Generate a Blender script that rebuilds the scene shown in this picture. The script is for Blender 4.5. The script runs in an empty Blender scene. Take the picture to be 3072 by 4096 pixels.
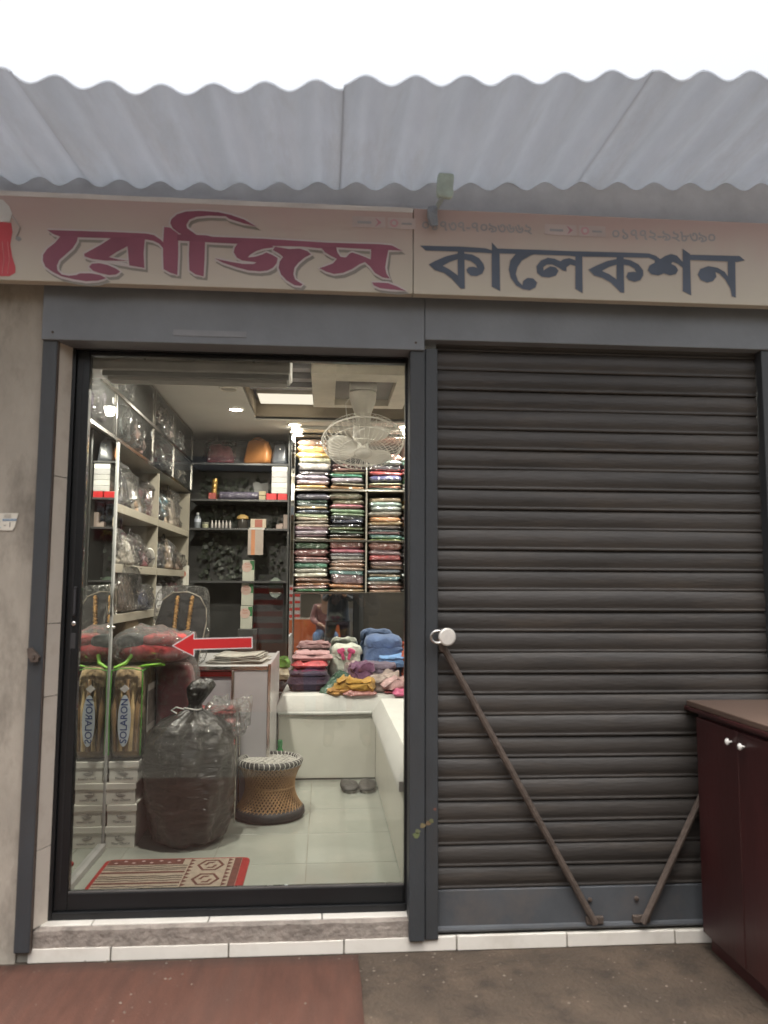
import bpy, math, random
from mathutils import Vector, Matrix, noise
from mathutils.geometry import tessellate_polygon
random.seed(7)
SC = bpy.context.scene
COL = SC.collection
R_ = math.radians

# ------------------------------------------------------------------ camera
cam_d = bpy.data.cameras.new('camera'); cam = bpy.data.objects.new('camera', cam_d); COL.objects.link(cam)
cam_d.sensor_fit = 'VERTICAL'; cam_d.sensor_height = 36.0; cam_d.lens = 770.0/1024.0*36.0
cam_d.clip_start = 0.02; cam_d.clip_end = 400.0
_r = Vector((0.99709105, -0.07604182, 0.00520438)); _u = Vector((-0.01238843, -0.09431136, 0.99546567)); _f = Vector((0.07520618, 0.99263438, 0.09497905))
cam.matrix_world = Matrix(((_r.x, _u.x, -_f.x, 0.0), (_r.y, _u.y, -_f.y, -3.1), (_r.z, _u.z, -_f.z, 1.40612), (0, 0, 0, 1)))
cam_d.dof.use_dof = True; cam_d.dof.focus_distance = 5.5; cam_d.dof.aperture_fstop = 2.2
SC.camera = cam

# ------------------------------------------------------------------ sky, sun, exposure
world = bpy.data.worlds.new('World'); SC.world = world; world.use_nodes = True
wn = world.node_tree.nodes; wl = world.node_tree.links; wn.clear()
wo = wn.new('ShaderNodeOutputWorld'); wb = wn.new('ShaderNodeBackground'); sky = wn.new('ShaderNodeTexSky')
sky.sky_type = 'NISHITA'; sky.sun_disc = False
SUN_EL, SUN_AZ = 78.0, 190.0         # veiled sun, high, a little behind the camera
sky.sun_elevation = R_(SUN_EL); sky.sun_rotation = R_(SUN_AZ)
sky.air_density = 1.0; sky.dust_density = 10.0; sky.ozone_density = 1.0
wb.inputs['Strength'].default_value = 0.15
hs = wn.new('ShaderNodeHueSaturation'); hs.inputs['Saturation'].default_value = .22      # thin overcast
wl.new(sky.outputs[0], hs.inputs['Color']); wl.new(hs.outputs[0], wb.inputs[0]); wl.new(wb.outputs[0], wo.inputs[0])
sun_d = bpy.data.lights.new('sun', 'SUN'); sun_d.energy = 0.5; sun_d.angle = R_(60); sun_d.color = (1.0, 0.95, 0.88)
sun = bpy.data.objects.new('sun', sun_d); COL.objects.link(sun)
_az = R_(SUN_AZ); _el = R_(SUN_EL)
sdir = Vector((math.sin(_az)*math.cos(_el), math.cos(_az)*math.cos(_el), math.sin(_el)))
sun.rotation_euler = sdir.to_track_quat('Z', 'Y').to_euler()
vs = SC.view_settings; vs.view_transform = 'Standard'; vs.look = 'None'; vs.gamma = 1.0; vs.use_curve_mapping = False
vs.exposure = 1.35
SC.render.engine = 'CYCLES'
cy = SC.cycles; cy.use_denoising = True; cy.max_bounces = 7; cy.transparent_max_bounces = 14
cy.diffuse_bounces = 3; cy.glossy_bounces = 4; cy.caustics_reflective = False; cy.caustics_refractive = False
cy.sample_clamp_indirect = 6.0; cy.use_adaptive_sampling = True; cy.adaptive_threshold = .015

# ------------------------------------------------------------------ geometry helpers
class G:
    def __init__(s): s.v = []; s.f = []
    def add(s, vs, fs):
        n = len(s.v); s.v += [tuple(p) for p in vs]; s.f += [tuple(i+n for i in f) for f in fs]; return s
    def box(s, x0, x1, y0, y1, z0, z1):
        return s.add([(x0,y0,z0),(x1,y0,z0),(x1,y1,z0),(x0,y1,z0),(x0,y0,z1),(x1,y0,z1),(x1,y1,z1),(x0,y1,z1)],
                     [(0,3,2,1),(4,5,6,7),(0,1,5,4),(1,2,6,5),(2,3,7,6),(3,0,4,7)])
    def tube(s, pts, r, n=8, cap=True, closed=False):
        pts = [Vector(p) for p in pts]; m = len(pts); rs = r if isinstance(r, (list, tuple)) else [r]*m
        vs = []; prev = None
        for i, p in enumerate(pts):
            if closed: t = pts[(i+1) % m]-pts[(i-1) % m]
            else: t = pts[min(i+1, m-1)]-pts[max(i-1, 0)]
            t.normalize()
            if prev is None:
                a = Vector((0,0,1)) if abs(t.z) < 0.9 else Vector((1,0,0)); x = t.cross(a).normalized()
            else:
                x = (prev-t*prev.dot(t)).normalized()
            prev = x; y = t.cross(x)
            for k in range(n):
                q = 2*math.pi*k/n; vs.append(p+x*math.cos(q)*rs[i]+y*math.sin(q)*rs[i])
        fs = []
        for i in range(m if closed else m-1):
            j = (i+1) % m
            for k in range(n):
                l = (k+1) % n; fs.append((i*n+k, i*n+l, j*n+l, j*n+k))
        if cap and not closed:
            fs.append(tuple(reversed(range(n)))); fs.append(tuple(range((m-1)*n, m*n)))
        return s.add(vs, fs)
    def lathe(s, prof, n=24, c=(0,0,0), cap=True):
        vs = []; fs = []
        for r, z in prof:
            for k in range(n):
                q = 2*math.pi*k/n; vs.append((c[0]+r*math.cos(q), c[1]+r*math.sin(q), c[2]+z))
        m = len(prof)
        for i in range(m-1):
            for k in range(n):
                l = (k+1) % n; fs.append((i*n+k, i*n+l, (i+1)*n+l, (i+1)*n+k))
        if cap: fs.append(tuple(reversed(range(n)))); fs.append(tuple(range((m-1)*n, m*n)))
        return s.add(vs, fs)
    def slab(s, pts, y0, y1):
        """polygon given in x,z, thick from y0 (front, towards the street) to y1"""
        n = len(pts); ar = sum(pts[i][0]*pts[(i+1) % n][1]-pts[(i+1) % n][0]*pts[i][1] for i in range(n))
        if ar < 0: pts = pts[::-1]
        vs = [(x, y0, z) for x, z in pts]+[(x, y1, z) for x, z in pts]
        tri = [tuple(t) for t in tessellate_polygon([[Vector((x, z, 0)) for x, z in pts]])]
        fs = []
        for a, b, c in tri:
            s2 = (pts[b][0]-pts[a][0])*(pts[c][1]-pts[a][1])-(pts[c][0]-pts[a][0])*(pts[b][1]-pts[a][1])
            if s2 < 0: b, c = c, b
            fs += [(a, b, c), (a+n, c+n, b+n)]
        fs += [(i, n+i, n+(i+1) % n, (i+1) % n) for i in range(n)]
        return s.add(vs, fs)
    def plate(s, pts, z0, z1):
        n = len(pts); ar = sum(pts[i][0]*pts[(i+1) % n][1]-pts[(i+1) % n][0]*pts[i][1] for i in range(n))
        if ar < 0: pts = pts[::-1]
        vs = [(x, y, z1) for x, y in pts]+[(x, y, z0) for x, y in pts]
        fs = [tuple(range(n)), tuple(reversed(range(n, 2*n)))]
        fs += [(i, n+i, n+(i+1) % n, (i+1) % n) for i in range(n)]
        return s.add(vs, fs)
    def mesh(s, name, smooth=None):
        me = bpy.data.meshes.new(name); me.from_pydata(s.v, [], s.f); me.validate(); me.update()
        if smooth is not None:
            me.shade_smooth(); me.set_sharp_from_angle(angle=R_(smooth))
        return me
    def obj(s, name, mat, parent=None, smooth=None, bev=0, loc=None, rot=None, **kw):
        return put(name, s.mesh(name, smooth), mat, parent, bev, loc, rot, **kw)

def put(name, me, mat, parent=None, bev=0, loc=None, rot=None, label=None, cat=None, group=None, kind=None):
    o = bpy.data.objects.new(name, me)
    if mat is not None:
        if me.materials:
            if me.materials[0] != mat: o.material_slots[0].link = 'OBJECT'; o.material_slots[0].material = mat
        else: me.materials.append(mat)
    COL.objects.link(o)
    if parent: o.parent = parent
    if loc: o.location = loc
    if rot: o.rotation_euler = rot
    if bev:
        b = o.modifiers.new('bevel', 'BEVEL'); b.width = bev; b.segments = 2; b.limit_method = 'ANGLE'; b.angle_limit = R_(40)
    tag(o, label, cat, group, kind)
    return o
def tag(o, label=None, cat=None, group=None, kind=None):
    if label: o['label'] = label
    if cat: o['category'] = cat
    if group: o['group'] = group
    if kind: o['kind'] = kind
    return o
def thing(name, label, cat, loc=(0,0,0), rz=0, group=None, rot=None):
    o = bpy.data.objects.new(name, None); COL.objects.link(o); o.location = loc
    o.rotation_euler = rot if rot else (0,0,rz); o.empty_display_size = .05
    return tag(o, label, cat, group)
def B(name, mat, x0, x1, y0, y1, z0, z1, parent=None, bev=0, **kw):
    return G().box(x0,x1,y0,y1,z0,z1).obj(name, mat, parent, None, bev, **kw)
def sp(a, e): return math.copysign(abs(a)**e, a)
def pillow(w, d, h, seed=0, amp=.01, fq=9, e=.4, ez=.55, nu=18, nv=9, layers=0, sag=0):
    """soft rounded block, base at z=0: folded cloth, stuffed bags"""
    g = G(); vs = []; off = Vector((seed*7.3, seed*3.1, seed*1.7))
    for i in range(1, nv):
        a = -math.pi/2+math.pi*i/nv
        for k in range(nu):
            b = 2*math.pi*k/nu; ca = sp(math.cos(a), ez)
            x = sp(math.cos(b), e)*ca; y = sp(math.sin(b), e)*ca; z = sp(math.sin(a), ez)
            p = Vector((x*w/2, y*d/2, h/2+z*h/2))
            n = noise.noise(p*fq+off); n2 = noise.noise(p*fq*2.3+off*2)
            f = 1+(.05*math.cos(layers*math.pi*(z+1)) if layers else 0)
            p = Vector((p.x*f+amp*n, p.y*f+amp*n2, p.z))
            if z > 0: p.z += amp*(n+n2)*.7-sag*(1-x*x)*z
            vs.append(p)
    vs.append(Vector((0,0,0))); vs.append(Vector((0,0,h-sag)))
    fs = []; m = nv-1
    for i in range(m-1):
        for k in range(nu):
            l = (k+1) % nu; fs.append((i*nu+k, i*nu+l, (i+1)*nu+l, (i+1)*nu+k))
    for k in range(nu):
        l = (k+1) % nu; fs.append((m*nu, l, k)); fs.append((m*nu+1, (m-1)*nu+k, (m-1)*nu+l))
    g.v = [tuple(v) for v in vs]; g.f = fs
    return g
def arc(c, rx, rz, a0, a1, n, y=0):
    return [(c[0]+rx*math.cos(R_(a0+(a1-a0)*i/n)), y, c[1]+rz*math.sin(R_(a0+(a1-a0)*i/n))) for i in range(n+1)]

# ------------------------------------------------------------------ materials
def newmat(name):
    m = bpy.data.materials.new(name); m.use_nodes = True
    nt = m.node_tree; nt.nodes.clear(); return m, nt, nt.nodes, nt.links
def mat(name, col, rough=.5, metal=0, var=.12, scale=6, bump=0, bscale=60, coat=0, coatr=.1, cbump=0, cscale=30, cdist=.02, spec=.5, sheen=0,
        dirt=None, dscale=2.5, damt=.5, emit=0, stretch=(1,1,1), trans=0):
    m, nt, N, L = newmat(name)
    out = N.new('ShaderNodeOutputMaterial'); p = N.new('ShaderNodeBsdfPrincipled'); L.new(p.outputs[0], out.inputs[0])
    p.inputs['Roughness'].default_value = rough; p.inputs['Metallic'].default_value = metal
    p.inputs['Specular IOR Level'].default_value = spec
    tc = N.new('ShaderNodeTexCoord'); oi = N.new('ShaderNodeObjectInfo'); va = N.new('ShaderNodeVectorMath'); va.operation = 'MULTIPLY_ADD'
    mu = N.new('ShaderNodeMath'); mu.operation = 'MULTIPLY'; mu.inputs[1].default_value = 37.0; L.new(oi.outputs['Random'], mu.inputs[0])
    va.inputs[1].default_value = stretch; L.new(tc.outputs['Object'], va.inputs[0]); L.new(mu.outputs[0], va.inputs[2])
    nz = N.new('ShaderNodeTexNoise'); nz.inputs['Scale'].default_value = scale; nz.inputs['Detail'].default_value = 6; nz.inputs['Roughness'].default_value = .62
    L.new(va.outputs[0], nz.inputs['Vector'])
    mp = N.new('ShaderNodeMapRange'); mp.inputs[1].default_value = .3; mp.inputs[2].default_value = .7; L.new(nz.outputs[0], mp.inputs[0])
    mx = N.new('ShaderNodeMix'); mx.data_type = 'RGBA'; L.new(mp.outputs[0], mx.inputs[0])
    mx.inputs[6].default_value = (*[c*(1-var) for c in col], 1); mx.inputs[7].default_value = (*[min(1, c*(1+var)) for c in col], 1)
    colout = mx.outputs[2]
    if dirt:
        n2 = N.new('ShaderNodeTexNoise'); n2.inputs['Scale'].default_value = dscale; n2.inputs['Detail'].default_value = 8; n2.inputs['Roughness'].default_value = .7
        L.new(va.outputs[0], n2.inputs['Vector'])
        m2 = N.new('ShaderNodeMapRange'); m2.inputs[1].default_value = .5; m2.inputs[2].default_value = .72; m2.inputs[4].default_value = damt; L.new(n2.outputs[0], m2.inputs[0])
        x2 = N.new('ShaderNodeMix'); x2.data_type = 'RGBA'; L.new(m2.outputs[0], x2.inputs[0]); L.new(colout, x2.inputs[6]); x2.inputs[7].default_value = (*dirt, 1)
        colout = x2.outputs[2]
    L.new(colout, p.inputs['Base Color'])
    if bump:
        nb = N.new('ShaderNodeTexNoise'); nb.inputs['Scale'].default_value = bscale; nb.inputs['Detail'].default_value = 5; L.new(va.outputs[0], nb.inputs['Vector'])
        bp = N.new('ShaderNodeBump'); bp.inputs['Strength'].default_value = bump; bp.inputs['Distance'].default_value = .01
        L.new(nb.outputs[0], bp.inputs['Height']); L.new(bp.outputs[0], p.inputs['Normal'])
    if coat:
        p.inputs['Coat Weight'].default_value = coat; p.inputs['Coat IOR'].default_value = 2.2 if cdist == .03 else 1.5; p.inputs['Coat Roughness'].default_value = coatr
        if cbump:
            nb = N.new('ShaderNodeTexNoise'); nb.inputs['Scale'].default_value = cscale; nb.inputs['Detail'].default_value = 1; nb.inputs['Distortion'].default_value = .8
            L.new(va.outputs[0], nb.inputs['Vector']); bp = N.new('ShaderNodeBump'); bp.inputs['Strength'].default_value = cbump; bp.inputs['Distance'].default_value = cdist
            L.new(nb.outputs[0], bp.inputs['Height']); L.new(bp.outputs[0], p.inputs['Coat Normal'])
    if sheen: p.inputs['Sheen Weight'].default_value = sheen
    if emit:
        p.inputs['Emission Color'].default_value = (*col, 1); p.inputs['Emission Strength'].default_value = emit
    return m
def film(name, tint=(1,1,1), haze=.06, bump=.5, scale=22, rough=.08, ior=1.5):
    """clear plastic film or glass: light passes straight through, the surface mirrors at grazing angles"""
    m, nt, N, L = newmat(name)
    out = N.new('ShaderNodeOutputMaterial'); tr = N.new('ShaderNodeBsdfTransparent'); tr.inputs[0].default_value = (*tint, 1)
    gl = N.new('ShaderNodeBsdfGlossy'); gl.inputs['Roughness'].default_value = rough
    fr = N.new('ShaderNodeFresnel'); fr.inputs[0].default_value = ior
    mx = N.new('ShaderNodeMixShader')
    if bump:
        tc = N.new('ShaderNodeTexCoord'); nb = N.new('ShaderNodeTexNoise'); nb.inputs['Scale'].default_value = scale; nb.inputs['Detail'].default_value = 4; nb.inputs['Distortion'].default_value = 1.0
        L.new(tc.outputs['Object'], nb.inputs['Vector']); bp = N.new('ShaderNodeBump'); bp.inputs['Strength'].default_value = bump; bp.inputs['Distance'].default_value = .06
        L.new(nb.outputs[0], bp.inputs['Height']); L.new(bp.outputs[0], gl.inputs['Normal']); L.new(bp.outputs[0], fr.inputs['Normal'])
    L.new(fr.outputs[0], mx.inputs[0]); L.new(tr.outputs[0], mx.inputs[1]); L.new(gl.outputs[0], mx.inputs[2])
    res = mx.outputs[0]
    if haze:
        df = N.new('ShaderNodeBsdfDiffuse'); df.inputs[0].default_value = (.75,.75,.73,1); m2 = N.new('ShaderNodeMixShader'); m2.inputs[0].default_value = haze
        L.new(res, m2.inputs[1]); L.new(df.outputs[0], m2.inputs[2]); res = m2.outputs[0]
    L.new(res, out.inputs[0]); return m
def emat(name, col, st):
    m, nt, N, L = newmat(name); out = N.new('ShaderNodeOutputMaterial'); e = N.new('ShaderNodeEmission')
    e.inputs[0].default_value = (*col, 1); e.inputs[1].default_value = st; L.new(e.outputs[0], out.inputs[0]); return m

MT = {}
def mm(key, *a, **k):
    if key not in MT: MT[key] = mat(key, *a, **k)
    return MT[key]
def plain(r, g, b, rough=.6, **k): return mm('paint_%d_%d_%d_%d' % (r*1000, g*1000, b*1000, rough*100), (r,g,b), rough, **k)
def cloth(r, g, b): return mm('cloth_%d_%d_%d' % (r*1000, g*1000, b*1000), (r,g,b), .85, var=.2, scale=14, bump=.9, bscale=42, sheen=.2, spec=.2)
def wrapped(r, g, b, unit=False):
    m_ = (r+g+b)/3; r, g, b = [q*.78+m_*.22 for q in (r, g, b)]
    return mm('wrapped_%d_%d_%d_%d' % (r*1000, g*1000, b*1000, unit), (r,g,b), .75, var=.5, scale=(5 if unit else 16), bump=.2, bscale=(20 if unit else 70), coat=1, coatr=.18, cbump=1.0, cscale=(4.6 if unit else 26), spec=.2, stretch=((1,1,.28) if unit else (1,1,1)), cdist=(.03 if unit else .02))
concrete = mat('concrete_ground', (.064,.045,.030), .85, var=.5, scale=9, bump=1.0, bscale=60, dirt=(.022,.017,.012), dscale=4.5, damt=.85)  # base colour darkened to carry the shade on the pavement
plaster = mat('old_plaster', (.33,.295,.245), .9, var=.16, scale=3.5, bump=.4, bscale=30, dirt=(.15,.13,.105), dscale=3.4, damt=.85, stretch=(1.6,1,.7))
tile_w = mat('white_tile', (.72,.68,.61), .25, var=.06, scale=3, dirt=(.45,.40,.33), dscale=4, damt=.4)
floor_t = mat('floor_tile', (.37,.39,.345), .12, var=.05, scale=4, spec=.5, dirt=(.5,.49,.43), dscale=3, damt=.25)
grout = mat('grout', (.36,.34,.29), .9)
steel_grey = mat('grey_post_paint', (.040,.044,.048), .5, var=.12, scale=9, bump=.15, bscale=120, dirt=(.04,.034,.03), dscale=5, damt=.5, stretch=(1,1,.35))
hood_grey = mat('grey_lintel_paint', (.175,.188,.202), .65, var=.12, scale=3, bump=.15, bscale=40)
slat_m = mat('shutter_paint', (.041,.036,.032), .5, var=.35, scale=3.0, bump=.2, bscale=45, dirt=(.066,.053,.042), dscale=4.5, damt=.8, stretch=(.45,1,2.6), spec=.4)
slat_b = mat('shutter_plate_paint', (.075,.08,.087), .5, var=.2, scale=4, dirt=(.15,.12,.10), dscale=3, damt=.5)
rust = mat('rusty_iron', (.10,.075,.06), .75, metal=.2, var=.3, scale=20, bump=.4, bscale=90)
alu_black = mat('black_door_profile', (.011,.012,.013), .38, var=.15, scale=5, metal=.2)
chrome = mat('chrome_trim', (.62,.60,.57), .16, metal=1, var=.08)
white_lam = mat('cream_laminate', (.60,.585,.52), .35, var=.04)
lilac_lam = mat('grey_lilac_laminate', (.40,.385,.40), .35, var=.05)
beige_lam = mat('beige_shelf_board', (.27,.245,.195), .5, var=.06)
ceil_m = mat('ceiling_paint', (.62,.60,.55), .8, var=.04)
navy_m = mat('navy_ceiling_paint', (.06,.065,.085), .6, var=.1)
slatgrey = mat('grey_ceiling_slat', (.26,.26,.28), .6, var=.08)
dark_wall = mat('dark_back_panel', (.06,.06,.057), .35, var=.2)
mirror_m = mat('mirror_silver', (.86,.87,.86), .015, metal=1, var=.01)
mirror_l = mat('mirror_silver_greenish', (.80,.83,.80), .01, metal=1, var=.01)
black_pl = mat('black_polythene', (.020,.018,.016), .34, var=.25, bump=.7, bscale=22, coat=.35, coatr=.15, cbump=1.0, cscale=22, cdist=.04, stretch=(.6,.6,2.2))
clear_film = film('clear_polythene', (.985,.985,.985), .025, 1.0, 20, .07, 1.28)
clear_pvc = film('clear_pvc', (.985,.985,.98), .015, .6, 14, .05, 1.3)
glass_door = film('door_glass', (.965,.975,.965), .0, 0, 1, .0, 1.52)
glass_cab = film('cabinet_glass', (.97,.98,.97), .015, 0, 1, .02, 1.22)
crinkle = film('crinkled_polythene', (.97,.97,.97), .10, 1.0, 24, .09, 1.35)

# ================================================================== the street side
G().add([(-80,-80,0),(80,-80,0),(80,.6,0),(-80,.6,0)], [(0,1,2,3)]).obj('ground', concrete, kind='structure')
lane_bounce_m = mat('pale_lane_bounce', (.17,.148,.12), .85, var=.2, scale=1.5, bump=.4, bscale=30, dirt=(.11,.095,.08), dscale=1.2, damt=.5)
G().add([(-30,-9,.004),(30,-9,.004),(30,-1.45,.004),(-30,-1.45,.004)], [(0,1,2,3)]).obj('lane', lane_bounce_m, kind='structure')  # pale sheet added out of view, bounces light up to awning and facade
red_rub = mat('red_rubber', (.108,.044,.028), .7, var=.25, scale=7, bump=.8, bscale=220, dirt=(.105,.055,.04), dscale=1.5, damt=.6, stretch=(3,.5,1))
rm = thing('rubber_floor_mat', 'faded red ribbed rubber mat on the pavement before the glass door', 'floor mat', (-1.1,-1.3,.009))
g = G(); vs_ = []; nx, ny = 60, 30
for j_ in range(ny+1):
    for i_ in range(nx+1):
        x = -1.003+2.246*i_/nx; y = -1.203+2.464*j_/ny; e_ = .006*noise.noise(Vector((x*6,y*6,2)))
        vs_.append((x+(e_ if i_ == nx else 0), y+(e_*1.2 if j_ == ny else 0), .0045+.003*noise.noise(Vector((x*3.1,y*.8,0)))))
g.add(vs_, [(j_*(nx+1)+i_, j_*(nx+1)+i_+1, (j_+1)*(nx+1)+i_+1, (j_+1)*(nx+1)+i_) for j_ in range(ny) for i_ in range(nx)])
o = g.obj('sheet', red_rub, rm, 60); sm_ = o.modifiers.new('s','SOLIDIFY'); sm_.thickness = .004; sm_.offset = -1
random.seed(77)
gr = G()
for k in range(420):
    x = random.uniform(-1.5,1.6); y = -.02-random.random()**1.6*1.3; s = random.choice((.0015,.002,.003,.0045)); a = random.random()*6.28; z0 = .0125 if x < .14 else .0
    if 1.42 < x: continue
    pts = [(x+s*(1+.5*random.random())*math.cos(a+b), y+s*math.sin(a+b)) for b in (0,1.3,2.6,3.9,5.1)]
    gr.add([(px,py,z0) for px, py in pts]+[(x,y,z0+s*.9)], [(i,(i+1) % 5,5) for i in range(5)])
gr.obj('grit', mat('grit_stone', (.17,.14,.11), .9, var=.5, scale=40), label='loose grit scattered on the pavement before the shop', cat='grit', kind='stuff')
# plaster wall to the left of the door
B('wall_left', plaster, -3.4, -1.131, 0, .26, 0, 2.62, kind='structure')
B('wall_above', plain(.66,.665,.68,.85), -3.4, 3.2, .02, .22, 2.62, 3.22, kind='structure')
B('wall_right', plaster, 1.955, 3.4, 0, .26, 0, 2.62, kind='structure')
# doorstep
st = G().box(-1.13,1.95,.012,.30,0,.05).obj('doorstep', grout, kind='structure')
for i in range(8):
    x0 = -1.22+.4365*i
    a = max(x0+.003, -1.085); b = min(x0+.4335, 1.95)
    if b-a < .02: continue
    t = B('tile', tile_w, a, b, -.004+.002*math.sin(i*3), .012, .002, .0515+.002*math.sin(i*5), st, .0015)
cement = mat('raw_cement_edge', (.24,.205,.175), .9, var=.35, scale=14, bump=.8, bscale=45, dirt=(.38,.34,.29), dscale=9, damt=.6)
sill = G()
nn = 40
vs_ = []
for i in range(nn+1):
    x = -1.07+1.41*i/nn; o = .004*noise.noise(Vector((x*9,0,0))); q = .004*noise.noise(Vector((x*14,5,0)))
    vs_ += [(x, o, .0505), (x, .001+o, .112+q), (x, .03, .1165), (x, .03, .0505)]
sill.add(vs_, [(4*i+k, 4*i+4+k, 4*i+4+(k+1) % 4, 4*i+(k+1) % 4) for i in range(nn) for k in range(4)])
sill.obj('cement_edge', cement, st, 40)
for i in range(5):
    x0 = -1.375+.4365*i+.07; a = max(x0+.002, -1.058); b = min(x0+.4345, .338)
    if b-a < .02: continue
    B('tile', tile_w, a, b, .031, .24, .051, .1195, st, .0015)
# left reveal of the doorway, faced with tiles
rv = B('wall_reveal', grout, -1.131, -1.0665, .051, .30, .05, 2.40, kind='structure')
rev_t = mat('reveal_tile', (.60,.54,.46), .4, var=.08, scale=3, dirt=(.30,.24,.18), dscale=6, damt=.5)
for i, (z0, z1) in enumerate([(.12,.40),(.403,.97),(.973,1.250),(1.253,1.83),(1.833,2.40)]):
    G().plate([(-1.0735,.002),(-1.0435,.0712),(-1.0735,.0712)], z0, z1).obj('tile', rev_t, rv)
# corrugated awning
roof_m = mat('corrugated_sheet_sky_glare', (.56,.60,.66), .8, var=.18, scale=3, stretch=(2.5,.5,1), dirt=(.36,.32,.27), dscale=1.9, damt=.7, bump=.2, bscale=40)
_n = roof_m.node_tree.nodes; _l = roof_m.node_tree.links              # translucency added to lift the underside, standing in for sky glare
_tr = _n.new('ShaderNodeBsdfTranslucent'); _tr.inputs[0].default_value = (.46,.475,.50,1); _mx = _n.new('ShaderNodeMixShader'); _mx.inputs[0].default_value = .52
_o = [k for k in _n if k.type == 'OUTPUT_MATERIAL'][0]; _p = [k for k in _n if k.type == 'BSDF_PRINCIPLED'][0]
_l.new(_p.outputs[0], _mx.inputs[1]); _l.new(_tr.outputs[0], _mx.inputs[2]); _l.new(_mx.outputs[0], _o.inputs[0])
LAM = .163
def eave(x):
    pts = [(-2.6,3.03),(-1.0,2.985),(-.6,2.972),(.1,3.02),(1.44,3.13),(2.6,3.19)]
    for (a,za),(b,zb) in zip(pts, pts[1:]):
        if x <= b: return za+(zb-za)*max(0,(x-a)/(b-a))
    return 3.19
aw = thing('corrugated_awning', 'grey corrugated sheet awning jutting out over the shop sign', 'awning', (0,0,0))
bounds = [(-2.35,-1.0),(-1.0,.04),(.04,1.07),(1.07,2.45)]
for si, (xa, xb) in enumerate(bounds):
    g = G(); nx = int((xb-xa)/LAM*12); ys = [-.75,-.5,-.25,0,.3,.7]; th = .006; lift = 0
    vs_ = []
    for layer in (0, 1):
        for y in ys:
            for i in range(nx+1):
                x = xa+(xb-xa)*i/nx; ze = eave(x)+.006*math.sin(x*5+si); zw = ze*.35+3.12*.65+.02*x
                f = (y+.75)/.75
                z = ze+(zw-ze)*f+.0185*math.cos(2*math.pi*(x-.112)/LAM)+lift+(th if layer else 0)
                yy = y+(.012*math.sin(si*2.1) if y == -.75 else 0)
                vs_.append((x, yy, z))
    m = len(ys); W_ = nx+1; fs_ = []
    for j in range(m-1):
        for i in range(nx):
            a = j*W_+i; fs_.append((a, a+W_, a+W_+1, a+1)); b = a+m*W_; fs_.append((b, b+1, b+W_+1, b+W_))
    for i in range(nx): fs_.append((i, i+1, m*W_+i+1, m*W_+i))
    for j in range(m-1):
        a = j*W_; fs_.append((a, a+m*W_, a+W_+m*W_, a+W_)); a = j*W_+nx; fs_.append((a, a+W_, a+W_+m*W_, a+m*W_))
    g.add(vs_, fs_).obj('roof_sheet', roof_m, aw, 50)
wood = mat('weathered_timber', (.30,.24,.18), .8, var=.2, scale=5, bump=.4, bscale=30, stretch=(.2,1,1))
# green rag and dark strap that tie the sign to the awning
tie = thing('tied_rag', 'pale green rag knotted round a dark strap above the phone number', 'rag', (.455,-.14,2.92))
pillow(.068,.024,.105,301,.006,30,.3,.35,24,12).obj('knot_cloth', cloth(.50,.60,.54), tie, 60, loc=(.006,-.006,.045), rot=(0,R_(4),0))
pillow(.040,.020,.085,302,.008,30,.4,.5,20,10).obj('strap_end', cloth(.27,.30,.34), tie, 60, loc=(-.034,-.002,-.07), rot=(0,R_(-6),0))
G().tube([(-.028,.0,.0),(-.012,-.004,.03),(.004,-.006,.06)], [.010,.011,.010], 8).obj('strap', cloth(.36,.40,.38), tie, 60)
# ---- sign
def sign_mat():
    m, nt, N, L = newmat('printed_banner'); out = N.new('ShaderNodeOutputMaterial'); p = N.new('ShaderNodeBsdfPrincipled'); L.new(p.outputs[0], out.inputs[0])
    p.inputs['Roughness'].default_value = .55
    tc = N.new('ShaderNodeTexCoord'); sx = N.new('ShaderNodeSeparateXYZ'); L.new(tc.outputs['Object'], sx.inputs[0])
    mr = N.new('ShaderNodeMapRange'); mr.inputs[1].default_value = 2.60; mr.inputs[2].default_value = 2.92; L.new(sx.outputs[2], mr.inputs[0])
    nz = N.new('ShaderNodeTexNoise'); nz.inputs['Scale'].default_value = 1.7; nz.inputs['Detail'].default_value = 3; nz.inputs['Distortion'].default_value = 1.5; L.new(tc.outputs['Object'], nz.inputs[0])
    ad = N.new('ShaderNodeMath'); ad.operation = 'MULTIPLY_ADD'; ad.inputs[1].default_value = .9; ad.inputs[2].default_value = -.45; L.new(nz.outputs[0], ad.inputs[0])
    a2 = N.new('ShaderNodeMath'); a2.operation = 'ADD'; a2.use_clamp = True; L.new(mr.outputs[0], a2.inputs[0]); L.new(ad.outputs[0], a2.inputs[1])
    cr = N.new('ShaderNodeValToRGB'); L.new(a2.outputs[0], cr.inputs[0])
    cr.color_ramp.elements[0].color = (.50,.455,.375,1); cr.color_ramp.elements[1].color = (.49,.365,.335,1)
    e = cr.color_ramp.elements.new(.45); e.color = (.50,.44,.385,1)
    L.new(cr.outputs[0], p.inputs['Base Color']); return m
banner = sign_mat()
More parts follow.
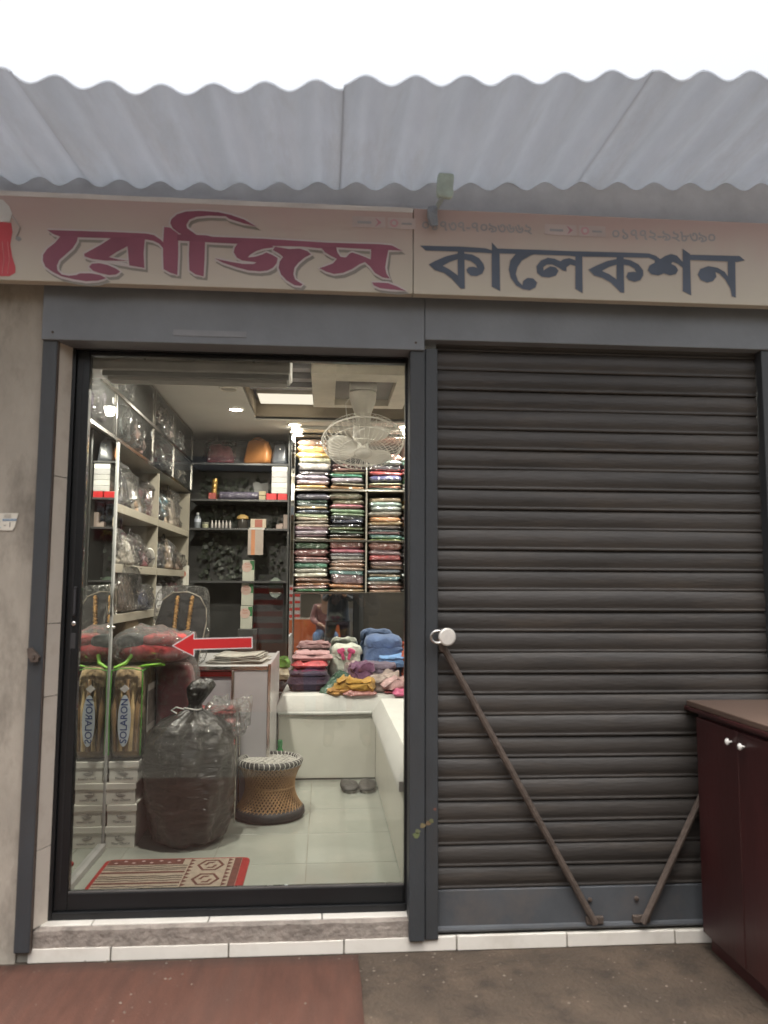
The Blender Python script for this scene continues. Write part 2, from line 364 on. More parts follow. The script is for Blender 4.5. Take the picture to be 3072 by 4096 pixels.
RED="-2200,5566 -1702,5570 -1442,5568 -1382,5558 -1328,5522 -1290,5480 -1304,5450 -1338,5488 -1384,5510 -1436,5518 -1700,5518 -1950,5516 -2096,5514 -2152,5534|-2096,5520 -1964,5524 -1970,5482 -2000,5426 -2054,5370 -2098,5326 -2114,5280 -2108,5242 -2074,5210 -2018,5202 -1964,5210 -1938,5224 -1854,5228 -1780,5216 -1734,5192 -1798,5170 -1888,5162 -1980,5174 -2074,5194 -2148,5230 -2200,5268 -2222,5316 -2222,5364 -2192,5414 -2140,5460|-1700,5528 -1450,5532 -1456,5404 -1446,5286 -1562,5302 -1568,5340 -1582,5458 -1660,5410 -1722,5364 -1648,5348 -1568,5340 -1562,5302 -1618,5312 -1748,5334 -1850,5344 -1906,5362 -1912,5382 -1872,5408 -1790,5460|-1870,5280 -1848,5306 -1794,5312 -1730,5300 -1664,5274 -1630,5250 -1662,5224 -1716,5218 -1782,5230 -1838,5248|-1304,5628 -1258,5624 -1194,5578 -1188,5414 -1190,5238 -1246,5254 -1298,5282 -1306,5410 -1308,5508|-1104,5554 -982,5556 -982,5372 -986,5234 -1050,5248 -1098,5280 -1106,5418|-1258,5660 -1250,5694 -1208,5736 -1140,5762 -1036,5772 -884,5768 -770,5746 -778,5746 -676,5714 -580,5660 -686,5684 -798,5716 -826,5736 -960,5736 -1054,5722 -1110,5696 -1132,5654 -1126,5626 -1078,5592 -1030,5558 -1114,5554 -1190,5582 -1238,5620|-1200,5572 -974,5572 -924,5562 -522,5562 -12,5550 400,5554 504,5548 588,5508 484,5508 338,5508 50,5514 -72,5500 -216,5510 -440,5506 -722,5512 -924,5514 -982,5516 -1198,5520|-722,5520 -480,5524 -440,5494 -520,5480 -580,5458 -630,5424 -644,5402 -590,5410 -530,5432 -500,5450 -448,5430 -408,5406 -416,5362 -446,5324 -486,5302 -546,5292 -638,5296 -738,5320 -840,5352 -900,5384 -860,5376 -770,5360 -678,5348 -598,5350 -574,5364 -628,5370 -690,5376 -730,5398 -756,5440 -748,5482|-430,5500 -318,5484 -236,5492 -174,5474 -144,5448 -194,5420 -244,5374 -274,5332 -282,5278 -268,5236 -232,5212 -206,5198 -222,5184 -272,5188 -334,5224 -380,5274 -400,5326 -392,5380 -366,5418 -398,5444 -448,5472|-72,5514 56,5516 66,5472 92,5436 134,5432 164,5466 184,5476 246,5458 334,5424 338,5510 478,5512 462,5434 452,5358 464,5306 490,5270 432,5278 370,5312 330,5364 288,5400 246,5382 186,5338 114,5304 42,5292 -20,5308 -76,5336 -30,5352 32,5380 62,5418 20,5438 -32,5468|346,5232 402,5234 474,5232 546,5208 620,5172 546,5178 474,5182 412,5188 362,5208"
BLUE="736,5558 1060,5562 1274,5556 1326,5540 1326,5608 1372,5558 1602,5560 1980,5560 2016,5560 2410,5566 2646,5566 2706,5548 2744,5520 2694,5508 2646,5530 2388,5524 2016,5516 1980,5520 1696,5520 1386,5518 1320,5516 1264,5518 1060,5520 782,5518|1044,5526 1098,5528 1100,5210 1072,5208 1044,5264 1042,5454|1044,5504 948,5476 856,5432 806,5402 856,5356 930,5336 994,5290 1068,5208 1042,5320 976,5366 920,5396 976,5430 1042,5454|1096,5506 1162,5500 1218,5470 1254,5424 1264,5386 1244,5342 1198,5318 1152,5320 1120,5348 1114,5370 1134,5392 1170,5396 1204,5388 1190,5416 1152,5444 1096,5456|1324,5546 1388,5548 1390,5200 1322,5236|1536,5536 1706,5532 1640,5508 1572,5464 1534,5406 1520,5348 1538,5292 1574,5254 1584,5294 1618,5318 1664,5316 1698,5282 1682,5240 1636,5216 1580,5222 1524,5252 1478,5318 1464,5384 1478,5460|1790,5496 1732,5470 1694,5422 1698,5364 1740,5332 1796,5328 1854,5346 1878,5390 1854,5418 1808,5424 1770,5400 1754,5386 1750,5414 1780,5438 1826,5440 1874,5418 1916,5392 1944,5388 1944,5422 1978,5446 2024,5434 2024,5482 1970,5500 1922,5488 1894,5470 1846,5490|2022,5554 2080,5556 2076,5206 2016,5242|2370,5534 2430,5536 2426,5220 2396,5224 2364,5288|2374,5508 2288,5486 2200,5446 2130,5408 2178,5360 2246,5342 2314,5306 2396,5224 2372,5328 2306,5374 2242,5402 2308,5440 2372,5460|2428,5510 2486,5502 2554,5468 2592,5420 2592,5376 2566,5334 2516,5318 2468,5332 2448,5360 2464,5396 2514,5404 2534,5398 2520,5432 2476,5456 2426,5462|2694,5518 2744,5522 2786,5550 2836,5568 2886,5556 2938,5498 2936,5452 2892,5486 2848,5502 2834,5484 2872,5466 2892,5432 2870,5396 2820,5384 2770,5400 2720,5380 2662,5388 2632,5422 2648,5462 2694,5488|2938,5618 2998,5576 2996,5220 2926,5254|2990,5568 3428,5574 3472,5538 3406,5522 2988,5524|3060,5402 3082,5448 3152,5476 3232,5464 3292,5432 3320,5392 3324,5538 3388,5540 3380,5214 3348,5224 3336,5292 3298,5362 3250,5414 3212,5428 3220,5388 3188,5348 3138,5334 3084,5354"
def polys(s): return [[tuple(int(c)/2000 for c in q.split(',')) for q in p.split()] for p in s.split('|')]
def offset(p, d):
    n = len(p); ar = sum(p[i][0]*p[(i+1) % n][1]-p[(i+1) % n][0]*p[i][1] for i in range(n)); s = 1 if ar > 0 else -1; out = []
    for i in range(n):
        a, b, c = Vector(p[i-1]), Vector(p[i]), Vector(p[(i+1) % n])
        t1 = b-a; t2 = c-b
        if t1.length < 1e-6 or t2.length < 1e-6: out.append(tuple(b)); continue
        t1.normalize(); t2.normalize()
        n1 = Vector((t1.y,-t1.x))*s; n2 = Vector((t2.y,-t2.x))*s; nn_ = n1+n2
        if nn_.length < .25: nn_ = n1+t1*0.0
        nn_.normalize(); k = min(1.7, 1/max(.45, nn_.dot(n1)))
        out.append((b.x+nn_.x*d*k, b.y+nn_.y*d*k))
    return out
sg = thing('shop_sign', 'long printed banner sign with red and navy Bengali lettering', 'sign', (0,0,0))
B('left_banner', banner, -1.95, .338, -.112, -.07, 2.577, 2.938, sg, .002)
B('right_banner', banner, .341, 2.35, -.1118, -.07, 2.577, 2.936, sg, .002)
B('white_border', plain(.66,.63,.60,.5), -1.95, .338, -.1135, -.1125, 2.917, 2.937, sg)
B('back_frame', steel_grey, -1.9, 2.3, -.069, .02, 2.62, 2.90, sg)
ink_red = mat('red_ink', (.25,.075,.115), .5, var=.2, scale=3); ink_white = mat('pale_outline_ink', (.52,.47,.46), .5, var=.05)
ink_navy = mat('navy_ink', (.075,.095,.135), .5, var=.12); ink_shadow = mat('grey_shadow_ink', (.25,.23,.205), .55, var=.05)
for i, p in enumerate(polys(RED)):
    o = G().tube([(x, 0, z) for x, z in p], .0085, 6, closed=True).obj('letter_outline', ink_white, sg, loc=(0,-.1141-.00004*i,0)); o.scale = (1,.12,1)
    o = G().tube([(x+.008, 0, z-.011) for x, z in p], .0085, 6, closed=True).obj('letter_shadow', ink_shadow, sg, loc=(0,-.1125-.00004*i,0)); o.scale = (1,.06,1)
    G().slab(p, -.1160-.00006*i, -.1155).obj('letter', ink_red, sg)
for i, p in enumerate(polys(BLUE)):
    o = G().tube([(x, 0, z) for x, z in p], .0045, 6, closed=True).obj('letter_outline', plain(.42,.36,.30,.5), sg, loc=(0,-.1118-.00004*i,0)); o.scale = (1,.2,1)
    G().slab(p, -.1135-.00005*i, -.1130).obj('letter', ink_navy, sg)
def text(name, s, size, m, parent, loc, rot=(R_(90),0,0), align='LEFT', ext=.0003, sx=1, bold=0, sheary=0):
    cu = bpy.data.curves.new(name, 'FONT'); cu.body = s; cu.size = size; cu.align_x = align; cu.align_y = 'CENTER'; cu.extrude = ext; cu.resolution_u = 3
    cu.offset = bold; cu.shear = sheary
    o = bpy.data.objects.new(name, cu); COL.objects.link(o)
    dg = bpy.context.evaluated_depsgraph_get(); me = bpy.data.meshes.new_from_object(o.evaluated_get(dg))
    bpy.data.objects.remove(o); bpy.data.curves.remove(cu); me.materials.clear()
    q = put(name, me, m, parent, loc=loc, rot=rot); q.scale = (sx,1,1); return q
num_ink = plain(.33,.33,.34,.5)
text('phone_number', '০১৭৩৭-৭০৯৩৬৬২', .062, num_ink, sg, (.372,-.1125,2.866), bold=.0008)
text('phone_number', '০১৭৭২-৯২৮৩৯০', .066, num_ink, sg, (1.165,-.1125,2.862), bold=.0008)
for x0 in (.092, .884):
    w = .256
    B('logo_plate', plain(.50,.42,.40,.5), x0, x0+w*.52, -.1142, -.1132, 2.846, 2.892, sg)
    B('logo_plate', plain(.50,.42,.40,.5), x0+w*.56, x0+w, -.1142, -.1132, 2.846, 2.892, sg)
    G().slab([(x0+w*.36,2.849),(x0+w*.46,2.869),(x0+w*.36,2.889),(x0+w*.41,2.869)], -.1152, -.1145).obj('logo_mark', plain(.46,.22,.26,.5), sg)
    G().slab([(x0+w*.66+.017*math.cos(a*.4), 2.869+.017*math.sin(a*.4)) for a in range(16)], -.1152, -.1145).obj('logo_mark', plain(.52,.30,.32,.5), sg)
    G().slab([(x0+w*.66+.009*math.cos(a*.4), 2.869+.009*math.sin(a*.4)) for a in range(16)], -.1162, -.1153).obj('logo_mark', ink_white, sg)
    B('logo_line', num_ink, x0+w*.78, x0+w*.94, -.1152, -.1145, 2.864, 2.872, sg); B('logo_line', num_ink, x0+w*.08, x0+w*.3, -.1152, -.1145, 2.862, 2.872, sg)
# printed figure at the left end of the banner: red gown, pale shawl and a small bag
def fig(pts): return [(-1.255+(x-60)*.00042, 2.938-(y-20)*.00018) for x, y in pts]
G().slab([(-1.42,2.60),(-1.42,2.80),(-1.30,2.812),(-1.238,2.806),(-1.232,2.77),(-1.238,2.72),(-1.228,2.67),(-1.214,2.63),(-1.213,2.607),(-1.235,2.592),(-1.30,2.59)], -.1136, -.1130).obj('printed_gown', plain(.50,.06,.075,.5), sg)
G().slab([(-1.42,2.80),(-1.42,2.90),(-1.275,2.90),(-1.25,2.875),(-1.236,2.845),(-1.243,2.812),(-1.30,2.806)], -.1144, -.1138).obj('printed_shawl', plain(.60,.60,.58,.5), sg)
G().tube([(-1.236,-.1146,2.835),(-1.212,-.1146,2.80),(-1.205,-.1146,2.79),(-1.214,-.1146,2.755)], .0035, 6).obj('printed_arm', plain(.45,.40,.38,.5), sg)
G().slab([(-1.217,2.754),(-1.203,2.752),(-1.195,2.742),(-1.206,2.733),(-1.219,2.741)], -.1146, -.1140).obj('printed_bag', plain(.25,.25,.25,.5), sg)
for dx in (0, .02):
    G().tube([(-1.262+dx,-.1140,2.60),(-1.258+dx,-.1140,2.66),(-1.268+dx,-.1140,2.73)], .0016, 5).obj('printed_fold', plain(.62,.22,.22,.5), sg)

# ---- steel posts, lintel
def post(label, x0, x1, step=None):
    o = thing('steel_post', label, 'post', ((x0+x1)/2,0,.045)); h = (x1-x0)/2
    if step:
        B('web', steel_grey, -h, step, -.022, .07, 0, 2.34, o, .004); B('flange', steel_grey, step+.002, h, -.012, .08, 0, 2.34, o, .004)
    else:
        B('web', steel_grey, -h, h, -.022, .05, 0, 2.52, o, .004)
    return o
lp = post('narrow dark grey steel post between plaster wall and glass door', -1.131, -1.0735)
B('track_lip', rust, .0289, .0315, -.018, .0, 0, 2.34, lp)
mp_ = post('wide grey steel post between the glass door and the closed shutter', .338, .453, .004)
post('grey steel post at the far right end of the shutter', 1.845, 1.955)
# smear of old paint on the middle post
for i, (c, dx, dz, s) in enumerate([((.12,.14,.06),-.03,.395,.013),((.13,.14,.07),-.025,.41,.010),((.15,.12,.06),-.005,.432,.011),((.16,.11,.06),.018,.438,.010),((.13,.13,.06),.03,.446,.010),((.18,.07,.05),.045,.49,.006)]):
    G().slab([(dx+s*(1+.3*math.sin(k*2.1+i))*math.cos(k*.7), dz+s*.9*math.sin(k*.7)) for k in range(9)], -.0226 if dx < .004 else -.0126, -.0218 if dx < .004 else -.0118).obj('paint_smear', plain(*c,.7), mp_)
hd = thing('lintel_hood', 'dark grey sheet metal hood running under the sign', 'hood', (0,0,2.37))
B('hood_panel', hood_grey, -1.133, .396, -.034, .09, .0, .255, hd, .003)
B('hood_panel', hood_grey, .398, 2.0, -.032, .09, .045, .255, hd, .003)
B('hood_panel', hood_grey, -3.0, -1.135, -.03, -.002, .232, .25, hd, .002)
for x in (-.62,): B('slot_plate', plain(.22,.225,.235,.5), x, x+.29, -.0365, -.034, .03, .055, hd)
for x, z in ((-1.09,.225),(-.55,.23),(.0,.222),(.36,.03),(.43,.225),(.95,.23),(1.5,.222),(-1.09,.03)): G().lathe([(.005,0),(.005,.002),(.002,.0035)], 8).obj('screw', rust, hd, loc=(x,-.0345,z), rot=(R_(90),0,0))
bkt = thing('shutter_bracket', 'small rusty bracket on the narrow left post', 'bracket', (-1.105,-.03,1.13))
G().slab([(-.022,.03),(-.008,.034),(.024,0),(.018,-.02),(-.004,-.022),(-.018,.0)], -.012, .006).obj('plate', rust, bkt)
G().lathe([(.006,0),(.006,.012)], 8).obj('pin', rust, bkt, rot=(R_(90),0,0), loc=(.004,-.01,.0))
# small enamel number plate on the plaster wall
npl = thing('number_plate', 'small white paper address plate with a blue strip on the plaster wall', 'plate', (-1.27,-.002,1.645), rot=(0,R_(-.8),0))
white_p = plain(.60,.56,.48,.6)
G().slab([(-.075,-.032),(.052,-.034),(.060,-.02),(.072,.034),(-.075,.034)], -.002, 0).obj('card', white_p, npl)
B('blue_strip', plain(.09,.20,.33,.5), .014, .066, -.003, -.0022, .004, .012, npl)
text('digit', '- 1', .028, plain(.06,.05,.05,.6), npl, (.018,-.0026,-.012), ext=.0002)
text('strip_lettering', 'HOLDING NO', .0072, white_p, npl, (.018,-.0032,.008), ext=.0002)
G().slab([(-.022,-.012),(-.006,-.016),(.002,-.002),(.004,.008),(-.008,.002),(-.02,-.002)], -.003, -.0022).obj('bird_mark', plain(.13,.35,.42,.5), npl)
B('text_line', plain(.13,.35,.42,.5), -.03, .006, -.003, -.0022, -.024, -.019, npl); B('text_line', plain(.2,.2,.2,.5), -.03, .004, -.003, -.0022, -.029, -.027, npl)
for i in range(4): B('text_line', plain(.36,.33,.28,.6), .02-.004*(i % 2), .045, -.003, -.0022, .028-.004*i, .0292-.004*i, npl)
G().slab([(-.012+.0045*math.cos(a*.7), .024+.0045*math.sin(a*.7)) for a in range(9)], -.003, -.0022).obj('red_seal', plain(.5,.12,.07,.5), npl)

# ---- rolling shutter: every slat is a part
rs = thing('rolling_shutter', 'closed brown grey rolling shutter with diagonal lock bars', 'shutter', (.453,.03,.06))
prof = [(.010,0),(-.003,.0005),(-.0060,.003),(-.0064,.008),(-.0040,.0115),(-.0035,.014),(-.0062,.021),(-.0095,.033),(-.0098,.046),(-.0075,.060),(-.0035,.073),(.003,.083),(.006,.088),(.012,.088),(.012,.0)]
def extr(prof, x0, x1, nseg=6, bow=0):
    g = G(); m = len(prof); vs = []
    for i in range(nseg+1):
        t = i/nseg; x = x0+(x1-x0)*t; b = bow*math.sin(math.pi*t)
        vs += [(x, y+b, z) for y, z in prof]
    fs = [(i*m+k, i*m+(k+1) % m, (i+1)*m+(k+1) % m, (i+1)*m+k) for i in range(nseg) for k in range(m)]
    fs += [tuple(range(m)), tuple(reversed(range(nseg*m, nseg*m+m)))]
    return g.add(vs, [f[::-1] for f in fs])
sl_me = [extr(prof, .001, 1.39, 8, b).mesh('slat', 50) for b in (.002,-.002,.004)]
for i in range(27):
    o = put('slat', sl_me[i % 3], slat_m, rs, loc=(0,.0015*math.sin(i*2.3),.158+i*.0835), rot=(R_(.3*math.sin(i*1.9)),R_(.02*math.sin(i*1.3)),0))
bp_ = G().box(.001,1.39,-.012,.01,.015,.157).obj('bottom_plate', slat_b, rs, None, .003)
G().tube([(0.001,-.012,.012),(1.39,-.012,.012)], .012, 8).obj('bottom_rail', slat_b, rs, 40)
G().box(.001,1.39,.0,.02,-.012,.0).obj('floor_seal', rust, rs)
for x in (.61, .80): G().lathe([(.009,0),(.009,.006),(.004,.008)], 8).obj('rivet', rust, rs, loc=(x,-.014,.11), rot=(R_(90),0,0))
for (xa, za, xb, zb) in ((.012,1.12,.625,.025),(.815,.025,1.22,.78)):
    G().tube([(xa,-.038,za),(xb,-.030,zb)], .0135, 8).obj('lock_bar', rust, rs, 40)
    b = G().box(-.035,.035,-.03,-.013,-.014,.014).obj('bar_lug', rust, rs, None, .003, loc=((xb if za > zb else xa),0,.035))
G().tube([(.0,-.036,1.135),(.012,-.037,1.11),(.02,-.037,1.085)], .011, 8).obj('bar_hook', rust, rs, 40)
pdl = thing('padlock', 'round bright steel padlock hanging at the shutter edge', 'padlock', (.484,-.05,1.205))
G().lathe([(.001,-.009),(.030,-.008),(.035,-.004),(.035,.004),(.030,.008),(.001,.009)], 24).obj('lock_body', mat('brushed_steel', (.74,.70,.64), .5, metal=.3, var=.1, scale=30), pdl, 35, rot=(R_(90),0,R_(12)))
G().tube([(-.038+.027*math.cos(R_(a)), -.004, .024*math.sin(R_(a))) for a in range(40,321,20)], .0055, 10).obj('shackle', chrome, pdl, 40)

# ---- dark red cabinet standing before the shutter
dk = mat('dark_red_veneer', (.033,.007,.007), .45, var=.4, scale=5, stretch=(1,1,.25), dirt=(.055,.022,.018), dscale=3, damt=.5, bump=.1, bscale=60, coat=.15, coatr=.3)
dk_top = mat('cabinet_top_board', (.10,.066,.05), .42, var=.12, scale=4)
cb = thing('dark_red_cabinet', 'dark red wooden cabinet with two small white knobs on the pavement', 'cabinet', (1.49,-1.2,0))
B('carcass', dk, .012, .62, 0, 1.155, .055, .905, cb, .003)
B('plinth', plain(.05,.012,.012,.5), .03, .60, .02, 1.14, 0, .054, cb)
tp = B('top_board', dk_top, -.006, .64, -.02, 1.215, .923, .945, cb, .003); B('top_edge', dk, -.012, .645, -.026, 1.225, .906, .922, cb, .003)
for y0, y1, ky in ((.055,.828,.785),(.832,1.14,.872)):
    d = B('door', dk, -.004, .011, y0, y1, .07, .89, cb, .003)
    G().lathe([(.004,0),(.004,.010),(.011,.013),(.012,.018),(.008,.022),(.001,.023)], 14).obj('knob', plain(.72,.70,.66,.3), d, 40, loc=(-.004,ky,.845), rot=(0,R_(-90),0))

# ================================================================== the glass door
dr = thing('glass_door', 'black framed sliding glass door of the lit shop', 'door', (0,0,.12))
fr_ = alu_black
B('jamb', fr_, -1.0605, -1.030, .072, .150, 0, 2.285, dr, .002); B('jamb', fr_, .336, .40, .082, .150, 0, 2.285, dr, .002)
B('head_track', fr_, -1.030, .336, .074, .150, 2.245, 2.285, dr, .002); B('floor_track', fr_, -1.030, .336, .074, .150, 0, .028, dr, .002)
ls = B('stile', fr_, -1.0295, -.978, .088, .128, .029, 2.2445, dr, .003); B('stile', fr_, .330, .3355, .09, .126, .029, 2.2445, dr)
B('stile_groove', plain(.012,.012,.013,.5), -1.012, -1.006, .0865, .0882, .1, 2.2, ls)
B('bottom_rail', fr_, -.9775, .3295, .088, .128, .029, .094, dr, .003); B('top_rail', fr_, -.9775, .3295, .09, .126, 2.228, 2.2445, dr, .002)
B('glazing_bead', plain(.10,.095,.09,.4), -.9775, .3295, .0895, .10, .0945, .0985, dr)
B('pane', glass_door, -.9775, .3295, .106, .111, .0985, 2.2275, dr)
hn = B('handle', plain(.015,.015,.016,.3), -1.004, -.988, .078, .0875, 1.155, 1.275, dr, .003)
B('recess', plain(.05,.05,.055,.3), -1.000, -.992, .0765, .0782, 1.165, 1.265, hn)
lk = G().lathe([(.009,0),(.009,.004),(.006,.006)], 16).obj('lock_cylinder', chrome, dr, 40, loc=(-.998,.087,1.128), rot=(R_(90),0,0))
B('key_slot', plain(.02,.02,.02,.4), -.0012, .0012, -.003, .003, .006, .0068, lk)
B('lock_plate', plain(.05,.05,.052,.35), -1.008, -.988, .0862, .0878, 1.03, 1.09, dr, .001)
# arrow sticker on the pane
ar_ = thing('arrow_sticker', 'red arrow sticker with white edge on the glass pointing left', 'sticker', (-.45,.1045,1.170), rot=(0,R_(-1.6),0))
ap = [(-.158,-.006),(-.078,.040),(-.078,.017),(.155,.017),(.155,-.022),(-.078,-.022),(-.078,-.048)]
G().slab(offset(ap,.0035), -.0006, 0).obj('white_edge', plain(.78,.76,.74,.5), ar_); G().slab(ap, -.0012, -.0007).obj('red_arrow', plain(.55,.02,.022,.5,var=.05), ar_)

# ================================================================== the room
fl = B('shop_floor', grout, -1.62, 1.95, .151, 3.6, .05, .1165, kind='structure')
T = .4365
for ix in range(-4, 5):
    for iy in range(-2, 8):
        x0 = -.07+T*ix; y0 = .63+T*iy; a, b, c, d = max(x0, -1.6), min(x0+T, 1.9), max(y0, .155), min(y0+T, 3.5)
        if b-a < .03 or d-c < .03: continue
        B('tile', floor_t, a+.0012, b-.0012, c+.0012, d-.0012, .112, .12, fl, .001)
wall_in = plain(.52,.50,.45,.8)
B('wall_room_left', wall_in, -1.75, -1.62, .26, 3.6, 0, 3.0, kind='structure'); B('wall_room_right', wall_in, 1.95, 2.1, .26, 3.6, 0, 3.0, kind='structure')
B('wall_back', plain(.10,.10,.10,.6), -1.62, 1.95, 3.5, 3.6, 0, 3.0, kind='structure')
B('wall_over_door', wall_in, -1.62, 1.95, .152, .25, 2.405, 2.90, kind='structure')
B('wall_jamb_room', wall_in, -1.62, -1.0665, .302, .31, .12, 2.6, kind='structure')
cl = G()
for b in ((-1.62,-.53,.25,3.5),(-.53,1.95,2.62,3.5),(-.53,1.95,.25,.85),(1.5,1.95,.85,2.62)): cl.box(b[0],b[1],b[2],b[3],2.632,2.66)
cl.obj('ceiling', ceil_m, kind='structure')
cr_ = G().box(-.56,1.53,.82,2.65,2.79,2.83).obj('ceiling_recess', navy_m, kind='structure')
for b in ((-.56,-.53,.82,2.65),(1.5,1.53,.82,2.65),(-.53,1.5,.82,.85),(-.53,1.5,2.62,2.65)):
    B('recess_side', mat('recess_edge', (.34,.28,.20), .7) if 'recess_edge' not in bpy.data.materials else bpy.data.materials['recess_edge'], b[0], b[1], b[2], b[3], 2.645, 2.80, cr_)
for y in (1.12, 1.36, 1.60, 1.84, 2.06): B('ceiling_slat', slatgrey, -.528, -.10, y, y+.085, 2.745, 2.789, cr_)
for i in range(6): B('ceiling_slat', slatgrey, .02+i*.22, .13+i*.22, .86, 1.20, 2.745, 2.789, cr_)
lp_m = emat('light_panel_glow', (1.0,.90,.74), .45)
pn = thing('ceiling_light_panel', 'bright cream light panel in the navy ceiling recess', 'light panel', (-.5,2.30,2.735))
B('frame', plain(.6,.56,.48,.5), 0, .415, -.01, .29, .02, .05, pn); B('diffuser', lp_m, .008, .407, 0, .28, .014, .0195, pn)
hp = thing('ceiling_panel', 'cream square board hung from the ceiling above the fan', 'ceiling panel', (.215,1.70,2.625))
cream = plain(.60,.55,.46,.6)
B('board', cream, -.31, .305, -.43, .43, .055, .15, hp, .002)
for b in ((-.31,-.165,-.43,.43),(.20,.305,-.43,.43),(-.165,.20,-.43,-.265),(-.165,.20,.355,.43)): B('border_board', cream, b[0], b[1], b[2], b[3], .0, .054, hp, .002)
B('inner_board', plain(.23,.215,.20,.6), -.1645, .1995, -.2645, .3545, .045, .0545, hp)
B('mount_plate', plain(.62,.60,.56,.5), -.075, .095, -.09, .13, .0, .0445, hp, .003)
# downlights with lamps; the hidden front ones are added to brighten the room
def downlight(x, y, z, label, lit=True, power=9):
    o = thing('downlight', label, 'light', (x,y,z), group='round ceiling downlights')
    G().lathe([(.058,0),(.060,-.004),(.052,-.009),(.046,-.006),(.046,.0)], 20, cap=False).obj('trim_ring', plain(.62,.58,.50,.4), o, 50)
    G().lathe([(.001,-.004),(.044,-.004),(.045,-.001)], 20).obj('lens', emat('lamp_glow', (1,.93,.80), 14) if 'lamp_glow' not in bpy.data.materials else bpy.data.materials['lamp_glow'], o) if lit else \
        G().lathe([(.001,-.004),(.044,-.004),(.045,-.001)], 20).obj('lens', plain(.35,.32,.27,.4), o)
    if lit:
        l = bpy.data.lights.new('downlight_lamp', 'SPOT'); l.energy = power*1.5; l.spot_size = R_(168); l.spot_blend = .4; l.shadow_soft_size = .04; l.color = (1,.94,.83)
        q = bpy.data.objects.new('downlight_lamp', l); COL.objects.link(q); q.parent = o; q.location = (0,0,-.03)
    return o
downlight(-.635,2.26,2.630,'lit round downlight left of the navy ceiling recess')
downlight(-.62,1.69,2.630,'unlit round downlight in the cream ceiling near the door',False)
downlight(-.245,2.735,2.630,'lit round downlight above the left end of the cloth shelves',True,5)
downlight(.60,2.73,2.630,'lit round downlight above the right end of the cloth shelves')
downlight(1.35,2.73,2.630,'lit round downlight over the shelves behind the closed shutter')
downlight(-.62,.45,2.630,'added lit downlight hidden just behind the white air curtain',True,34)  # unseen lamp added to light the shoe boxes by the door
downlight(-.66,1.12,2.630,'added lit downlight hidden in the ceiling beside the overhead cabinet',True,9)  # unseen lamp added to brighten the overhead cabinet
downlight(.55,.45,2.630,'added lit downlight hidden over the front end of the bench',True,11)  # unseen lamp added near the door for light from the front
downlight(1.70,1.5,2.630,'lit round downlight over the bench behind the shutter',True,9)
for x, lb in ((-.235,'lit shelf downlight in the valance over the leftmost cloth stack'),(.64,'lit shelf downlight in the valance near the steel post'),(1.4,'lit shelf downlight in the valance behind the shutter')):
    downlight(x,2.86,2.600,lb,True,2)
# air curtain over the door
ac = thing('air_curtain', 'long white air curtain with two screws above the glass door', 'air curtain', (-.60,.252,2.300))
ac_m = plain(.80,.77,.73,.45)
B('casing', ac_m, -.47, .437, 0, .17, .035, .135, ac, .006)
B('outlet', plain(.45,.44,.42,.4), -.38, .43, .015, .12, .012, .0345, ac, .002)
for k in range(3): B('louvre', ac_m, -.36, .42, .03+.03*k, .036+.03*k, -.004, .0115, ac)
for x in (-.195, .275): G().lathe([(.006,0),(.006,.003),(.003,.004)], 10).obj('screw', plain(.25,.22,.2,.4), ac, loc=(x,-.0015,.085), rot=(R_(90),0,0))
# orbit fan under the board
fm = plain(.78,.75,.69,.45)
fan = thing('ceiling_fan', 'white caged orbit fan hanging from the ceiling', 'fan', (.225,1.68,2.30))
G().lathe([(.07,.325),(.085,.315),(.080,.26),(.055,.19),(.045,.14),(.05,.10)], 20).obj('mount', fm, fan, 50)
G().tube([(-.07,0,.30),(-.11,0,.25),(-.10,-.01,.15),(-.05,0,.10)], .004, 6).obj('power_cord', fm, fan, 40)
hub = thing('fan_head', None, None); hub.parent = fan; hub.rotation_euler = (R_(38),0,R_(3)); hub.location = (0,-.02,.005)
bpy.data.objects.remove(hub)
HM = Matrix.Translation((0,-.02,.0)) @ Matrix.Rotation(R_(-26),4,'X')
def headobj(g, name, m, smooth=40, parent=None):
    o = g.obj(name, m, fan, smooth); o.matrix_local = HM; return o
g = G(); RB = .255
for k in range(44):
    a = 2*math.pi*k/44; c_, s_ = math.cos(a), math.sin(a)
    g.tube([(c_*r, s_*r, z) for r, z in ((.045,-.085),(.13,-.086),(.205,-.068),(.245,-.03),(RB,0),(.235,.045),(.16,.075),(.07,.085))], .0020, 4)
headobj(g, 'cage_wires', fm)
g = G()
for r, z, t in ((RB,0,.006),(.225,-.053,.002),(.15,-.083,.0018),(.235,.045,.002),(.06,-.086,.003)):
    g.tube([(r*math.cos(2*math.pi*k/40), r*math.sin(2*math.pi*k/40), z) for k in range(40)], t, 6, closed=True)
headobj(g, 'cage_ring', fm)
headobj(G().lathe([(.001,-.094),(.045,-.092),(.052,-.086),(.045,-.08)], 20), 'badge', fm)
headobj(G().lathe([(.03,-.07),(.035,-.03),(.035,.0),(.06,.02),(.062,.12),(.04,.15),(.01,.155)], 18), 'motor', fm)
for k in range(3):
    g = G(); vs_ = []; nr, na = 7, 6
    for i in range(nr):
        r = .035+.185*i/(nr-1); w = R_(46)*math.sin(math.pi*(.22+.62*i/(nr-1)))
        for j in range(na):
            a = 2*math.pi*k/3+.9+w*(j/(na-1)*2-1); vs_.append((r*math.cos(a), r*math.sin(a), -.035+.035*(j/(na-1)-.5)))
    g.add(vs_, [(i*na+j, i*na+j+1, (i+1)*na+j+1, (i+1)*na+j) for i in range(nr-1) for j in range(na-1)])
    o = headobj(g, 'blade', fm); so = o.modifiers.new('solid','SOLIDIFY'); so.thickness = .003

